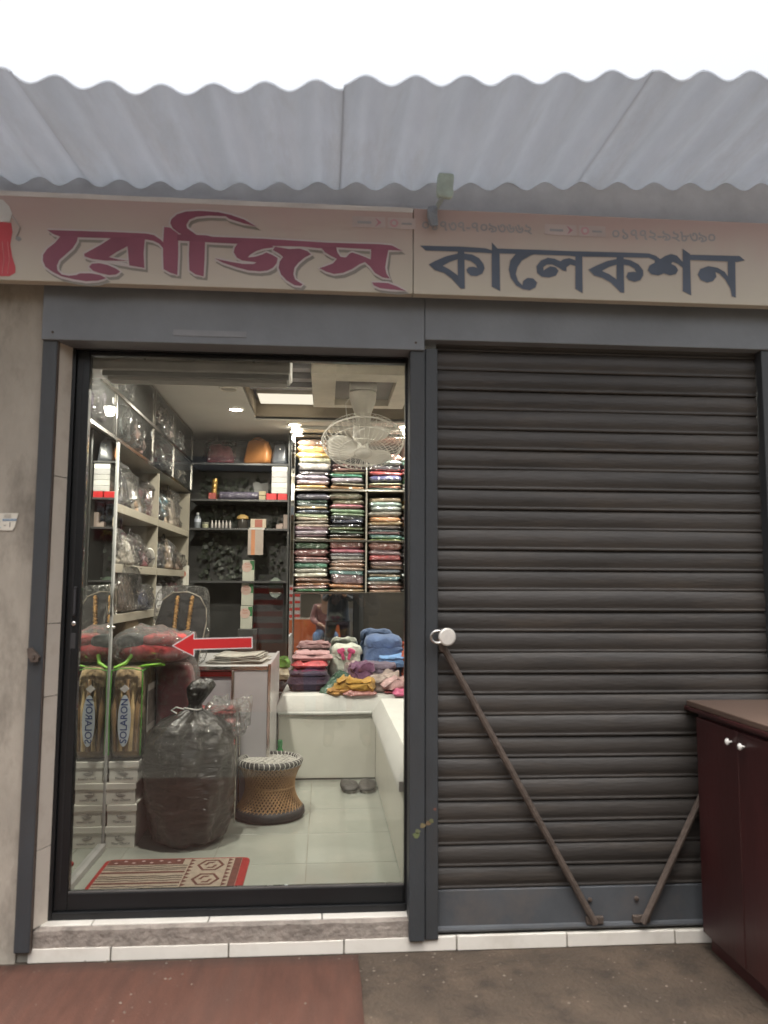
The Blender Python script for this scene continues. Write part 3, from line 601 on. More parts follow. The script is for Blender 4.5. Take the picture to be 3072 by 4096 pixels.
# ---- left side: mirror, shelves, upper cabinets
ml = thing('wall_mirror', 'tall mirror panel on the left side wall behind the door', 'mirror', (-1.066,.31,.12))
B('glass', mirror_l, -.004, 0, 0, .565, .03, 2.01, ml)
edge = plain(.42,.42,.41,.4)
B('edge_strip', edge, -.006, .006, .566, .592, .0, 2.01, ml, .002); B('bottom_channel', edge, -.004, .020, 0, .566, 0, .029, ml, .002); B('backing', plain(.3,.3,.3,.7), -.03, -.0045, 0, .592, 0, 2.01, ml)
hk = G().tube([(.016+.018*math.sin(2*math.pi*k/20)*0, .58+.03*math.cos(2*math.pi*k/20), 1.21+.075*math.sin(2*math.pi*k/20)) for k in range(20)], .0035, 6, closed=True).obj('chrome_ring', chrome, ml, 40)
G().lathe([(.008,0),(.008,.012)], 10).obj('ring_stud', chrome, ml, loc=(.006,.58,1.07), rot=(0,R_(90),0))
su = thing('side_shelving', 'beige open shelving along the left wall with handbags', 'shelving', (-1.066,.92,.12))
B('back_board', beige_lam, -.50, -.485, 0, 2.30, 0, 2.0, su)
B('end_panel', beige_lam, -.4845, 0, -.018, 0, 0, 1.995, su); B('end_panel', beige_lam, -.4845, 0, 2.07, 2.09, 0, 1.995, su)
B('divider', beige_lam, -.4845, -.004, .975, .993, 0, 1.995, su)
for z in (.30, .78, 1.085, 1.345, 1.655):
    s_ = B('shelf_board', beige_lam, -.4845, .0, .0005, .9745, z, z+.045, su, .002); B('shelf_board', beige_lam, -.4845, .0, .9935, 2.0695, z, z+.045, su, .002)
uc = thing('upper_cabinet', 'overhead cabinet with sliding glass doors along the left wall', 'cabinet', (-1.066,.32,2.13))
B('floor_board', beige_lam, -.50, -.002, 0, 2.75, 0, .018, uc); B('top_board', beige_lam, -.50, -.002, 0, 2.75, .475, .495, uc); B('back_board', plain(.74,.72,.70,.6), -.52, -.5005, 0, 2.75, 0, .495, uc)
B('middle_board', beige_lam, -.50, -.002, 0, 2.75, .236, .25, uc)
for y in (.0, .50, 1.36, 2.0, 2.73): B('upright', beige_lam, -.50, -.004, y, y+.018, .0185, .2355, uc); B('upright', beige_lam, -.50, -.004, y, y+.018, .2505, .4745, uc)
for z in (.0, .236, .478): B('chrome_rail', chrome, -.0015, .006, 0, 2.75, z+.001, z+.017, uc)
for y in (.50, 1.36, 2.0, 2.735): B('chrome_rail', chrome, -.0015, .005, y+.003, y+.013, .019, .4775, uc)
for z0, z1 in ((.0185,.2345),(.2525,.4765)):
    for ya, yb in ((.015,.50),(.515,1.36),(1.375,2.0),(2.015,2.73)):
        p = B('glass_door_pane', glass_cab, -.0022, -.0018+.002, ya, yb, z0, z1, uc)
        B('pull', plain(.18,.18,.18,.4), .0003, .003, yb-.075, yb-.045, (z0+z1)/2+.045, (z0+z1)/2+.075, p)

def handbag(label, loc, w, d, h, m, rz=0, wrap=False, handle=True, hm=None, seed=1, lean=0, cat='handbag', hh=.6, name='handbag'):
    o = thing(name, label, cat, loc, rot=(lean,0,rz))
    g = pillow(w, d, h, seed, .016, 11, .32, .32, 28, 12)
    g.v = [((x*(1.08-.30*z/h)), y*(1.15-.45*z/h), z) for x, y, z in g.v]
    g.obj('body', m, o, 60)
    if handle:
        hm = hm or m
        for s in (-1, 1):
            G().tube([(w*.24*math.cos(R_(a)), s*d*.2, h*.9+h*hh*math.sin(R_(a))) for a in range(-10,191,20)], max(.004,w*.022), 6).obj('handle', hm, o, 40)
        G().lathe([(.008,0),(.008,.004),(.003,.006)], 10).obj('clasp', chrome, o, 40, loc=(0,-d*.40,h*.72), rot=(R_(90),0,0))
    if wrap:
        g = pillow(w*1.10, d*1.25, h*1.22, seed+3, .05, 13, .4, .45, 34, 16); g.obj('plastic_wrap', clear_film, o, 60)
    return o
PI2 = math.pi/2
# bags in the overhead cabinet (x from wall to glass), seen through the glass doors
for i, (y, z, w, h, c, lb) in enumerate([(.52,.02,.30,.17,(.17,.13,.20),'dull purple bag in clear wrap, nearest in the lower overhead cabinet'),
    (1.03,.02,.20,.18,(.10,.13,.13),'dark green grey bag in clear wrap, lower overhead cabinet'),(1.34,.02,.26,.16,(.42,.22,.18),'dusty pink bag in clear wrap, lower overhead cabinet'),
    (1.80,.02,.24,.15,(.27,.25,.24),'grey bag in clear wrap, lower overhead cabinet'),(2.10,.02,.22,.12,(.40,.37,.33),'pale grey bag in clear wrap, lower overhead cabinet, beside grey bag'),(2.60,.02,.26,.10,(.33,.28,.22),'tan bag in clear wrap, farthest in the lower overhead cabinet'),
    (1.05,.255,.22,.16,(.34,.31,.29),'grey clear wrapped pouch, nearest in the upper row of the overhead cabinet'),(1.86,.255,.26,.17,(.27,.20,.17),'brown clear wrapped bag in the upper row of the overhead cabinet'),
    (2.12,.255,.24,.15,(.33,.20,.17),'reddish clear wrapped bag in the upper row of the overhead cabinet'),(2.58,.255,.24,.13,(.52,.50,.47),'white clear wrapped bag, farthest in the upper row of the overhead cabinet')]):
    handbag(lb, (-1.17, y, 2.13+z), w, .18, h, wrapped(*[min(.8,q*1.5) for q in c]), PI2, True, i % 2 == 0, seed=i+2, hh=.3)
# things on the open shelves: shelf tops at z = 1.51, 1.82 (upper), 1.25
def shelf_item(lb, y, z, w, h, c, wrap=True, d=.16, **k): return handbag(lb, (-1.19, y, .12+z), w, d, h, (wrapped if wrap else cloth)(*c), PI2+k.pop('rz',0), wrap, **k)
shelf_item('black bag in glossy plastic on the top open shelf', 1.22, 1.70, .34, .20, (.03,.03,.032), seed=11)
shelf_item('tan leather clutch on the top open shelf', 1.50, 1.70, .17, .11, (.33,.20,.10), False, seed=12, handle=False, lean=0)
shelf_item('brown striped purse on the top open shelf', 1.70, 1.70, .14, .10, (.25,.17,.10), True, seed=13, handle=False)
shelf_item('light blue cloth pouch with pearls on the top open shelf', 2.20, 1.70, .20, .19, (.16,.33,.40), False, seed=14)
shelf_item('beige pouch in clear wrap on the top open shelf near the corner', 2.65, 1.70, .22, .22, (.40,.33,.25), True, seed=15)
shelf_item('maroon handbag with white patch on the middle open shelf', 1.30, 1.39, .26, .20, (.075,.03,.035), False, seed=16)
shelf_item('crumpled clear bag of trinkets on the middle open shelf', 1.05, 1.39, .20, .17, (.42,.40,.36), True, seed=17, handle=False)
shelf_item('black glossy round purse on the middle open shelf', 1.56, 1.39, .17, .15, (.02,.02,.022), True, seed=18)
shelf_item('navy round bag in clear plastic on the middle open shelf', 2.20, 1.39, .22, .15, (.03,.035,.07), True, seed=19)
shelf_item('black purse in clear plastic on the middle open shelf', 2.52, 1.39, .24, .17, (.025,.025,.03), True, seed=20)
shelf_item('large brown leather bag in clear plastic on the low open shelf', 1.25, 1.13, .46, .235, (.17,.125,.09), True, d=.22, seed=21)
shelf_item('grey pouch in clear plastic on the low open shelf', 2.60, 1.13, .26, .10, (.30,.28,.26), True, seed=22, handle=False)
random.seed(33)
EXN = {'top':(1.70,[1.02,1.38,1.62,1.84,2.05,2.38,2.84]),'middle':(1.39,[1.16,1.44,1.70,2.04,2.36,2.72]),'low':(1.13,[1.62,1.82,2.40,2.80])}
CW = [('brown',(.20,.13,.09)),('black',(.03,.03,.032)),('grey',(.24,.23,.22)),('navy',(.045,.05,.09)),('tan',(.33,.23,.14)),('wine red',(.17,.04,.05)),('cream',(.45,.40,.32))]
for sn, (sz, ys) in EXN.items():
    for k, y in enumerate(ys):
        cn, c = CW[(k*3+len(sn)) % 7]
        handbag('%s pouch in clear wrap, %s from the front on the %s open shelf' % (cn, ['first','second','third','fourth','fifth','sixth','seventh'][k], sn), (-1.13-.09*random.random(), y, .12+sz), .15+.07*random.random(), .13, .10+.09*random.random(), wrapped(*c), PI2+random.uniform(-.4,.4), True, k % 2 == 0, seed=200+k*7+len(sn), cat='pouch', hh=.35, name='wrapped_pouch')
for i in range(3): B('shoe_box', plain(.46,.45,.44,.6), -1.23, -1.10, 2.0+.0*i, 2.27-.02*i, 1.2505+.05*i, 1.2955+.05*i, None, .002, label=['lowest pale carton on the low open shelf','middle pale carton on the low open shelf','uppermost pale carton on the low open shelf'][i], cat='box', group='cartons on the open shelf')
sd = thing('sandal', 'single white soled sandal leaning on the middle open shelf', 'sandal', (-1.10,1.80,1.545), rot=(R_(35),0,R_(20)))
G().slab([(.035*math.cos(R_(a))*(1 if math.sin(R_(a)) < 0 else 1.15), .1*math.sin(R_(a))) for a in range(0,360,20)], -.006, .006).obj('sole', plain(.66,.64,.58,.5), sd)
G().tube([(-.035,0,.03),(-.02,-.03,.04),(.02,-.03,.04),(.035,0,.03)], .006, 6).obj('strap', plain(.05,.05,.05,.4), sd)
burlap = mat('burlap', (.34,.26,.16), .9, bump=.8, bscale=120)
bb = thing('burlap_bag', 'woven burlap shopping bag on the lowest visible shelf', 'bag', (-1.19,1.55,.945))
pillow(.16,.30,.26,31,.006,8,.3,.35).obj('body', burlap, bb, 60); B('woven_band', mat('burlap_dark',(.24,.16,.09),.9,bump=.8,bscale=140), .07, .085, -.14, .14, .03, .10, bb)
lbl = thing('round_label_box', 'small white carton with a red round label at the shelf end', 'box', (-1.085,2.92,1.40))
B('carton', plain(.55,.53,.46,.6), -.03, .04, -.05, .02, 0, .15, lbl); G().slab([(.005+.026*math.cos(k*.4), .085+.026*math.sin(k*.4)) for k in range(16)], -.0525, -.0505).obj('label', plain(.45,.16,.11,.5), lbl)

# ---- back left alcove: dark shelves
al = thing('dark_alcove_shelves', 'dark back shelves in the corner left of the cloth shelves', 'shelving', (-1.05,3.02,.12))
B('back_panel', dark_wall, -.4, .745, .40, .42, 0, 2.5, al)
for z in (1.30, 1.715, 1.945, 2.235): B('shelf_board', plain(.06,.06,.06,.3), -.02, .745, .02, .399, z, z+.016, al, .001)
B('side_panel', dark_wall, .746, .76, .0, .42, 0, 2.5, al)
# trailing dark artificial ivy over the back panel: uncountable leaves
random.seed(21)
iv = G()
for k in range(900):
    x = -1.03+.74*random.random(); z = random.choice((1.78+.26*random.random(), 2.06+.25*random.random(), 1.45+.35*random.random(), 1.85+.4*random.random())); y = 3.30+.10*random.random()
    if x > -.66 and random.random() < .6: continue
    s = .014+.014*random.random(); a = random.random()*6.28; t = random.uniform(-.6,.6)
    c_, s_ = math.cos(a), math.sin(a); pts = [(0,0),(s*.7,s*.5),(s*.45,s*1.2),(0,s*1.7),(-s*.45,s*1.2),(-s*.7,s*.5)]
    iv.add([(x+px*c_-pz*s_, y+t*pz, z+px*s_+pz*c_) for px, pz in pts], [tuple(range(6))])
iv.obj('artificial_ivy', mat('dark_ivy_leaf', (.055,.066,.048), .45, var=.5, scale=9), label='dark artificial ivy trailing over the alcove wall', cat='ivy', kind='stuff')
Z4 = 2.371; Z3 = 2.081; Z2 = 1.851
handbag('dull red bag in clear wrap on the top alcove shelf', (-.86,3.16,Z4), .22, .2, .16, wrapped(.22,.035,.05), .1, True, False, seed=41)
handbag('brown orange leather handbag on the top alcove shelf', (-.55,3.14,Z4), .21, .15, .20, mm('tan_leather',(.36,.15,.045),.4,var=.2), -.3, False, True, seed=42, hh=.2)
handbag('grey bag with steel ring on the top alcove shelf', (-.70,3.22,Z4), .16, .14, .17, cloth(.10,.095,.09), .2, False, False, seed=43)
handbag('dark slate leather handbag at the right of the top alcove shelf', (-.38,3.15,Z4), .13, .12, .18, mm('slate_leather',(.07,.075,.085),.3,var=.2), 0, False, True, seed=44, hh=.2)
bxw = [plain(.62,.62,.58,.6), plain(.36,.35,.35,.6), plain(.40,.39,.38,.6), plain(.56,.55,.52,.6), plain(.52,.51,.49,.6)]
for i in range(5): B('white_carton', bxw[4-i], -.435, -.31, 3.05, 3.28, Z3+.052+i*.044, Z3+.094+i*.044, None, .0015, label='flat %s carton, %s from the bottom of the alcove stack' % (['pale grey','white','grey','dark grey','bright white'][i], ['first','second','third','fourth','fifth'][i]), cat='carton', group='flat cartons in the alcove')
redb = plain(.55,.025,.03,.35)
for i, (x0, x1, lb) in enumerate(((-.475,-.395,'left of the two red boxes under the flat cartons'),(-.385,-.31,'right of the two red boxes under the flat cartons'),(-.93,-.875,'dull red box left of the gold tins'))):
    B('red_box', redb if i < 2 else plain(.30,.06,.05,.5), x0, x1, 3.05, 3.2, Z3, Z3+.05, None, .002, label=lb, cat='box')
rl = thing('fabric_roll', 'purple roll in shiny plastic on the alcove shelf', 'roll', (-.86,3.14,Z3+.035), rot=(0,PI2,0))
G().lathe([(.02,0),(.034,.01),(.036,.15),(.035,.3),(.03,.335),(.012,.345)], 18).obj('roll', wrapped(.10,.085,.13), rl, 50)
G().lathe([(.004,-.03),(.014,-.02),(.010,0)], 10).obj('twisted_end', clear_film, rl, 50)
for i in range(4):
    o = thing('gold_tin', '%s gold tin of the small tin tower in the alcove' % ['lowest','second lowest','second highest','highest'][i], 'tin', (-.895+.002*i,3.10,Z3+i*.042))
    G().lathe([(.021,0),(.022,.002),(.022,.038),(.021,.040)], 16).obj('can', mm('gold_tin',(.50,.32,.10),.3,metal=.8), o, 40); G().lathe([(.0225,.030),(.023,.032),(.023,.040),(.0225,.041)], 16).obj('lid', mm('gold_lid',(.34,.22,.08),.35,metal=.8), o, 40)
for i in range(2): B('kraft_box', plain(.38,.32,.20,.7), -.535, -.482, 3.06, 3.14, Z3+.001+i*.036, Z3+.033+i*.036, None, .001, label=['lower tan card box beside the purple roll','upper tan card box beside the purple roll'][i], cat='box')
pc = thing('greeting_card', 'pale leaf shaped card standing behind the tan boxes', 'card', (-.53,3.22,Z3))
G().slab([(-.05,.06),(-.07,.155),(-.03,.165),(0,.15),(.05,.16),(.06,.05),(.02,0),(-.03,0)], -.002, .002).obj('card', plain(.22,.22,.21,.7), pc)
# third shelf: toiletries
def bottle(label, x, y, z, r, h, m, cap, name='bottle', lab=None):
    o = thing(name, label, 'bottle', (x,y,z)); G().lathe([(r*.9,0),(r,.006),(r,h*.62),(r*.8,h*.74),(r*.38,h*.84),(r*.36,h*.9)], 16).obj('body', m, o, 45)
    G().lathe([(r*.45,h*.885),(r*.46,h),(r*.2,h+.002)], 12).obj('cap', cap, o, 45)
    if lab: G().lathe([(r*1.01,h*.4),(r*1.012,h*.41),(r*1.012,h*.6),(r*1.01,h*.61)], 16, cap=False).obj('label', lab, o)
    return o
bottle('clear water bottle with blue and white label in the alcove', -1.02,3.12,Z2,.026,.125, plain(.22,.24,.26,.15), plain(.5,.5,.5,.4), lab=plain(.45,.48,.55,.4))
jr = thing('cream_jar', 'squat pale green jar beside the water bottle', 'jar', (-.955,3.1,Z2)); G().lathe([(.024,0),(.027,.005),(.027,.03),(.02,.034)], 16).obj('glass', plain(.33,.33,.22,.3), jr, 40); G().lathe([(.026,.034),(.027,.036),(.027,.048),(.025,.049)], 16).obj('lid', plain(.25,.25,.2,.4), jr, 40)
for i in range(6):
    bottle('small clear nail varnish bottle, %s in the alcove row' % ['first','second','third','fourth','fifth','last'][i], -.90+.028*i, 3.08+.01*(i % 2), Z2, .010, .062, plain(.36,.33,.31,.2), plain(.45,.42,.40,.3), name='varnish_bottle')['group'] = 'nail varnish bottles in the alcove'
bask = thing('yellow_cap', 'mustard cap resting on a dark jar in the alcove', 'cap', (-.665,3.12,Z2)); G().lathe([(.04,0),(.045,.03),(.04,.075)], 16).obj('dark_jar', plain(.05,.045,.04,.2), bask, 40); G().lathe([(.046,.075),(.05,.08),(.045,.10),(.02,.115),(.002,.117)], 16).obj('cap', plain(.34,.22,.07,.7), bask, 50)
pk = thing('hanging_calendar', 'cream and orange printed packet over the alcove shelf edge', 'packet', (-.535,3.03,1.64))
B('box', plain(.50,.42,.32,.6), -.058, .062, .0, .06, .215, .285, pk, .002); B('red_panel', plain(.32,.11,.08,.6), -.025, .035, -.0015, -.0003, .22, .28, pk); B('sheet', plain(.36,.30,.26,.6), -.075, .045, -.004, -.002, 0, .20, pk); B('orange_stripe', plain(.45,.19,.09,.6), -.05, -.02, -.006, -.0042, .0, .198, pk); B('white_rim', plain(.55,.53,.5,.5), -.068, .055, -.006, .0, .2, .214, pk)
for i, (x, w, h) in enumerate(((-.395,.05,.035),(-.34,.06,.12),(-.375,.03,.05))): B('small_carton', plain(.38,.30,.26,.6), x, x+w, 3.08+.04*i, 3.13+.04*i, Z2, Z2+h, None, .001, label=['low pink carton at the right end of the alcove shelf','tall pink carton at the right end of the alcove shelf','narrow pink carton at the right end of the alcove shelf'][i], cat='carton')
for i in range(3):
    o = thing('round_label_carton', 'white and green carton with round label, %s of the upright three' % ['lowest','middle','topmost'][i], 'carton', (-.615,3.10,1.06+i*.182))
    B('carton', plain(.50,.50,.42,.55), -.048+.004*i, .044+.004*i, 0, .07, 0, .178, o, .002); B('green_corner', plain(.04,.18,.06,.5), .012+.004*i, .044+.004*i, -.0012, -.0003, .10, .172, o)
    B('red_edge', plain(.35,.04,.05,.5), -.056+.004*i, -.0485+.004*i, 0, .06, 0, .176, o)
    G().slab([(-.012+.004*i+.040*math.cos(k*.33), .122+.040*math.sin(k*.33)) for k in range(19)], -.0026, -.0014).obj('label', plain(.56,.40,.34,.5), o)
    text('label_lettering', 'Doctor\nMinimart' if False else 'Pure\nCare', .02, plain(.45,.12,.08,.5), o, (-.012+.004*i,-.003,.135), align='CENTER', ext=.0002)
    bpy.data.objects.remove(o.children[-1])
# pedestal of cartons so that nothing floats: a dark plinth under the upright cartons
B('display_plinth', dark_wall, -.68, -.53, 3.06, 3.25, .12, 1.0595, None, .003, label='dark plinth under the round label cartons', cat='plinth')
gd = thing('green_dish', 'dark green oval tray leaning in the alcove', 'tray', (-.40,3.20,1.30), rot=(R_(-12),0,0))
G().slab([(.06*math.cos(k*.33), .085+.085*math.sin(k*.33)) for k in range(19)], -.006, .006).obj('tray', plain(.05,.09,.05,.4), gd, None, .003)
B('tray_foot', plain(.2,.2,.18,.5), -.04, .04, -.02, .03, -.012, .0, gd)
bpy.data.objects.remove(gd.children[-1])

# ---- cloth shelves on the back wall
ck = thing('cloth_shelves', 'tall bright shelf unit packed with wrapped folded clothes', 'shelving', (-.275,2.93,.12))
B('back_board', plain(.16,.16,.15,.6), 0, 2.2, .36, .375, 0, 2.50, ck)
B('mirror_strip', mirror_m, .002, .026, -.004, -.001, .52, 2.47, ck); B('side_panel', plain(.30,.29,.27,.4), .0, .028, 0, .36, 0, 2.49, ck)
for z in (1.231, 1.640, 2.040, 2.47): B('shelf_board', plain(.42,.38,.30,.4), .0285, 2.2, .004, .36, z-.014, z, ck); B('shelf_edge', chrome, .0285, 2.2, .0, .0035, z-.014, z-.001, ck)
for x in (.588, .90, 1.2, 1.5, 1.8): B('divider', plain(.30,.28,.24,.4), x, x+.012, .006, .355, 1.232, 2.455, ck)
B('valance', ceil_m, .0, 2.2, -.14, .0, 2.485, 2.51, ck)
mb = B('bench_mirror', mirror_m, -.245, 1.93, 3.05, 3.055, .60, 1.335, None, label='long mirror below the cloth shelves behind the bench', cat='mirror')
B('backing', plain(.2,.2,.2,.8), -.246, 1.93, 3.056, 3.07, .60, 1.336, mb); B('edge_strip', chrome, -.2455, -.237, 3.045, 3.0495, .60, 1.335, mb)

# folded garments, stack by stack, from the bottom up: (colour, colour word, height mm)
K = {'tan':(.36,.26,.15),'gold':(.50,.29,.07),'beige':(.50,.42,.31),'cream':(.55,.50,.40),'charcoal':(.06,.06,.065),'silver':(.34,.34,.33),'black':(.025,.025,.027),'white':(.62,.61,.57),
 'maroon':(.19,.06,.06),'brown':(.24,.13,.08),'olive':(.16,.15,.08),'green':(.05,.26,.12),'grey':(.30,.29,.27),'taupe':(.27,.22,.18),'orange':(.42,.17,.06),'pink':(.50,.16,.18),'red':(.46,.05,.055),
 'navy':(.05,.06,.13),'teal':(.09,.27,.27),'dark green':(.05,.09,.065),'lilac':(.26,.25,.36),'peach':(.46,.31,.26),'mauve':(.24,.15,.15),'mint':(.34,.42,.34),'ochre':(.40,.27,.10),'lime':(.30,.48,.08),'yellow':(.55,.33,.05),'slate':(.14,.16,.18),'aqua':(.20,.42,.40),'rose':(.42,.24,.22)}
ROWS = {'lowest':(1.3515, {'leftmost':'green 11,peach 13,orange 13,brown 17,white 20,grey 18,green 18,taupe 17,rose 11,maroon 27,dark green 28',
   'second':'ochre 16,orange 13,mauve 36,teal 16,peach 16,brown 16,taupe 13,grey 12,slate 14,pink 15,maroon 32',
   'third':'rose 13,brown 14,taupe 16,teal 17,brown 12,slate 16,brown 16,mauve 19,red 19,mauve 19,maroon 34',
   'fourth':'black 18,charcoal 20,black 18,slate 18,black 22,charcoal 18,black 20,black 20,charcoal 22,black 20'}),
 'middle':(1.7605, {'leftmost':'cream 10,mauve 10,grey 14,rose 14,cream 13,peach 13,peach 13,cream 14,navy 18,tan 11,lilac 13,dark green 14,slate 22',
   'second':'ochre 10,charcoal 13,dark green 13,olive 14,black 13,navy 16,charcoal 14,mint 14,mint 16,pink 17,olive 18,grey 24',
   'third':'lime 5,teal 17,mauve 10,slate 12,taupe 13,ochre 16,gold 17,taupe 22,grey 19,mint 19,tan 18',
   'fourth':'aqua 14,black 19,black 20,orange 17,maroon 10,mauve 13,brown 13,black 19,cream 19,yellow 21'}),
 'top':(2.1605, {'leftmost':'gold 17,silver 16,silver 19,charcoal 20,cream 28,beige 20,gold 25,gold 25,tan 28',
   'second':'orange 13,taupe 13,grey 19,green 16,olive 8,brown 17,maroon 15','third':'teal 5,orange 13,tan 11,navy 29,red 17,charcoal 22,silver 22,pink 25',
   'fourth':'white 13,cream 12,green 13,cream 13,silver 14,rose 11,red 13,dark green 26,white 17'})}
XS = {'leftmost':(-.243,.030),'second':(.030,.310),'third':(.330,.604),'fourth':(.604,.868)}
gm = [pillow(1,1,1,50+k,.055,3.6,.25,.55,40,10,layers=(2,3,1,2,3,2,1,2)[k]).mesh('garment',60) for k in range(8)]
ORD = ['lowest','second lowest','third lowest','fourth','fifth','sixth','seventh','eighth','ninth','tenth','eleventh','twelfth','thirteenth']
random.seed(5); gi = 0
for row, (z0, cols) in ROWS.items():
    for stn, items in cols.items():
        xa, xb = XS[stn]; z = z0; lst = items.split(',')
        for k, it in enumerate(lst):
            cn, h = it.rsplit(' ', 1); h = int(h)/1000*2.0
            c = K[cn]; w = (xb-xa)*(.93+.10*random.random()); j = random.uniform(-.010,.010)
            vary = [max(.01, q*random.choice((.85,1,1.15))) for q in c]
            o = put('folded_garment', gm[(gi*5) % 8], wrapped(*vary, True), loc=((xa+xb)/2+j, 3.085+random.uniform(-.008,.006), z), rot=(random.uniform(-.03,.03),random.uniform(-.035,.035),random.uniform(-.07,.07)),
                label='%s wrapped garment, %s in the %s stack of the %s cloth shelf' % (cn, ORD[k] if k < len(lst)-1 else 'topmost', stn, row), cat='garment', group='folded garments on the cloth shelves')
            o.scale = (w, .27, h*random.uniform(1.05,1.4)); z += h; gi += 1
# plain stacks farther right, behind the steel post
for n_, xa in enumerate((.92, 1.22, 1.52)):
    for row, z0 in (('lowest',1.3515),('middle',1.7605),('top',2.1605)):
        z = z0; k = 0
        while z < z0+.33:
            h = random.uniform(.03,.05); cn = random.choice(list(K)); o = put('folded_garment', gm[(gi*5) % 8], wrapped(*K[cn], True), loc=(xa+.135,3.085,z), rot=(0,random.uniform(-.02,.02),random.uniform(-.03,.03)),
                label='%s garment, %s in the %s stack hidden behind the shutter, %s shelf' % (cn, ORD[k], ('first','second','third')[n_], row), cat='garment', group='folded garments hidden behind the shutter')
            o.scale = (.26,.27,h*1.16); z += h; gi += 1; k += 1
            if k > 6: break

# ---- bench with white mattress
bn = thing('bench', 'L shaped cream bench base round the back and right of the shop', 'bench', (0,0,.12))
B('front_panel', white_lam, -.30, .3495, 2.17, 2.19, .012, .425, bn, .002); B('side_panel', white_lam, .35, .37, .28, 2.1695, .012, .425, bn, .002); B('end_panel', white_lam, .3705, 1.0, .28, .30, .012, .425, bn)
B('kick_strip', plain(.10,.10,.09,.5), -.298, .352, 2.174, 2.186, 0, .0115, bn); B('kick_strip', plain(.10,.10,.09,.5), .354, .366, .285, 2.168, 0, .0115, bn)
B('chrome_strip', chrome, -.298, .349, 2.164, 2.1695, .414, .424, bn); B('corner_strip', chrome, -.300, -.292, 2.164, 2.1695, .01, .4135, bn)
B('top_board', white_lam, -.30, 1.9, 2.1905, 3.04, .4255, .44, bn); B('top_board', white_lam, .352, 1.0, .28, 2.1900, .4255, .44, bn)
mw = mat('white_mattress_cloth', (.66,.66,.63), .85, var=.05, bump=.3, bscale=18, spec=.2)
mt = thing('mattress', 'white cloth covered mattress on the bench', 'mattress', (0,0,.56))
def cushion(x0, x1, y0, y1, h, seed, drop=0):
    g = G(); nx, ny = max(8,int((x1-x0)/.05)), max(8,int((y1-y0)/.05)); vs = []; W_ = nx+1
    for j in range(ny+1):
        for i in range(W_):
            u, v = i/nx, j/ny; x = x0+(x1-x0)*u; y = y0+(y1-y0)*v
            ed = min((x-x0),(x1-x),(y-y0),(y1-y))/.05; e = 1 if ed >= 1 else math.sqrt(max(0,1-(1-ed)**2))
            vs.append((x, y, .012+(h-.012)*e+.006*noise.noise(Vector((x*5+seed,y*5,0)))*e))
    b = len(vs)
    for j in range(ny+1):
        for i in range(W_): p = vs[j*W_+i]; vs.append((p[0], p[1], -drop*(1 if min(i,nx-i,j,ny-j) == 0 else 0)))
    fs = []
    for j in range(ny):
        for i in range(nx):
            a = j*W_+i; fs += [(a,a+1,a+W_+1,a+W_), (b+a,b+a+W_,b+a+W_+1,b+a+1)]
    rim = [i for i in range(W_)]+[j*W_+nx for j in range(1,ny+1)]+[ny*W_+i for i in range(nx-1,-1,-1)]+[j*W_ for j in range(ny-1,0,-1)]
    for k in range(len(rim)): p, q = rim[k], rim[(k+1) % len(rim)]; fs.append((p, b+p, b+q, q))
    return g.add(vs, fs)
cushion(-.325,1.88,2.145,3.035,.105,1,.0).obj('back_cushion', mw, mt, 50)
cushion(.325,1.0,.27,2.1445,.10,4,.03).obj('side_cushion', mw, mt, 50)
G().tube([(-.30,2.155,.0),(0,2.148,-.004),(.32,2.15,.0)], .012, 8).obj('piping', mw, mt, 50)
# cloth heaps on the mattress
def heap(label, x, y, z, w, d, h, c, wr=False, rz=0, seed=0, name='folded_cloth', ry=0, amp=.016, rx=0, cat='cloth'):
    o = thing(name, label, cat, (x,y,z), rot=(rx,ry,rz))
    g = pillow(w,d,h,seed,amp*1.5,11,.4,.55,56,18,layers=2); g.obj('fold', (wrapped if wr else cloth)(*c), o, 60)
    if not wr: pillow(w*.9,d*.85,h*.35,seed+9,amp*1.3,15,.45,.55,44,12).obj('upper_fold', cloth(*[min(1,q*1.15) for q in c]), o, 60, loc=(random.uniform(-.01,.01),-.01,h*.86))
    return o
ZM = .665
heap('large dark plum folded cloth at the left of the bench pile', -.10,2.52,ZM,.30,.34,.115,(.045,.03,.05),False,0,61)
heap('magenta wrapped cloth on the plum cloth', -.11,2.55,ZM+.12,.24,.26,.03,(.32,.05,.14),True,.05,62)
heap('bright red wrapped cloth in the left bench pile', -.10,2.55,ZM+.152,.25,.26,.045,(.55,.04,.05),True,-.05,63)
heap('dusty pink folded cloth topping the left bench pile', -.09,2.58,ZM+.20,.28,.26,.05,(.46,.27,.28),False,.03,64)
heap('mint white blouse with the pink bow on the bench', .16,2.70,ZM+.02,.24,.22,.235,(.52,.54,.47),False,0,65)
bw = thing('pink_bow', 'bright pink ribbon bow lying on the mint blouse', 'bow', (.16,2.575,ZM+.25))
for s in (-1,1):
    pillow(.06,.03,.035,66+s,.006,14).obj('loop', cloth(.52,.09,.20), bw, 60, loc=(s*.032,0,0), rot=(0,s*.35,0)); pillow(.025,.015,.06,68+s,.004,14).obj('tail', cloth(.50,.08,.18), bw, 60, loc=(s*.018,-.005,-.05), rot=(0,s*.2,0))
heap('pale pink sheer cloth beside the mint blouse', .24,2.58,ZM,.20,.22,.19,(.48,.36,.34),True,.1,70)
heap('dark green wrapped garment leaning across the bench pile', .09,2.40,ZM+.02,.16,.34,.05,(.035,.10,.06),True,-.5,71,rx=.42)
heap('mustard yellow cloth spilling over the bench front', .215,2.30,ZM,.27,.20,.085,(.38,.22,.05),False,-.15,72,amp=.03)
heap('ochre cloth trailing below the mustard cloth', .13,2.26,ZM-.004,.22,.13,.035,(.36,.19,.06),False,.3,73,amp=.02)
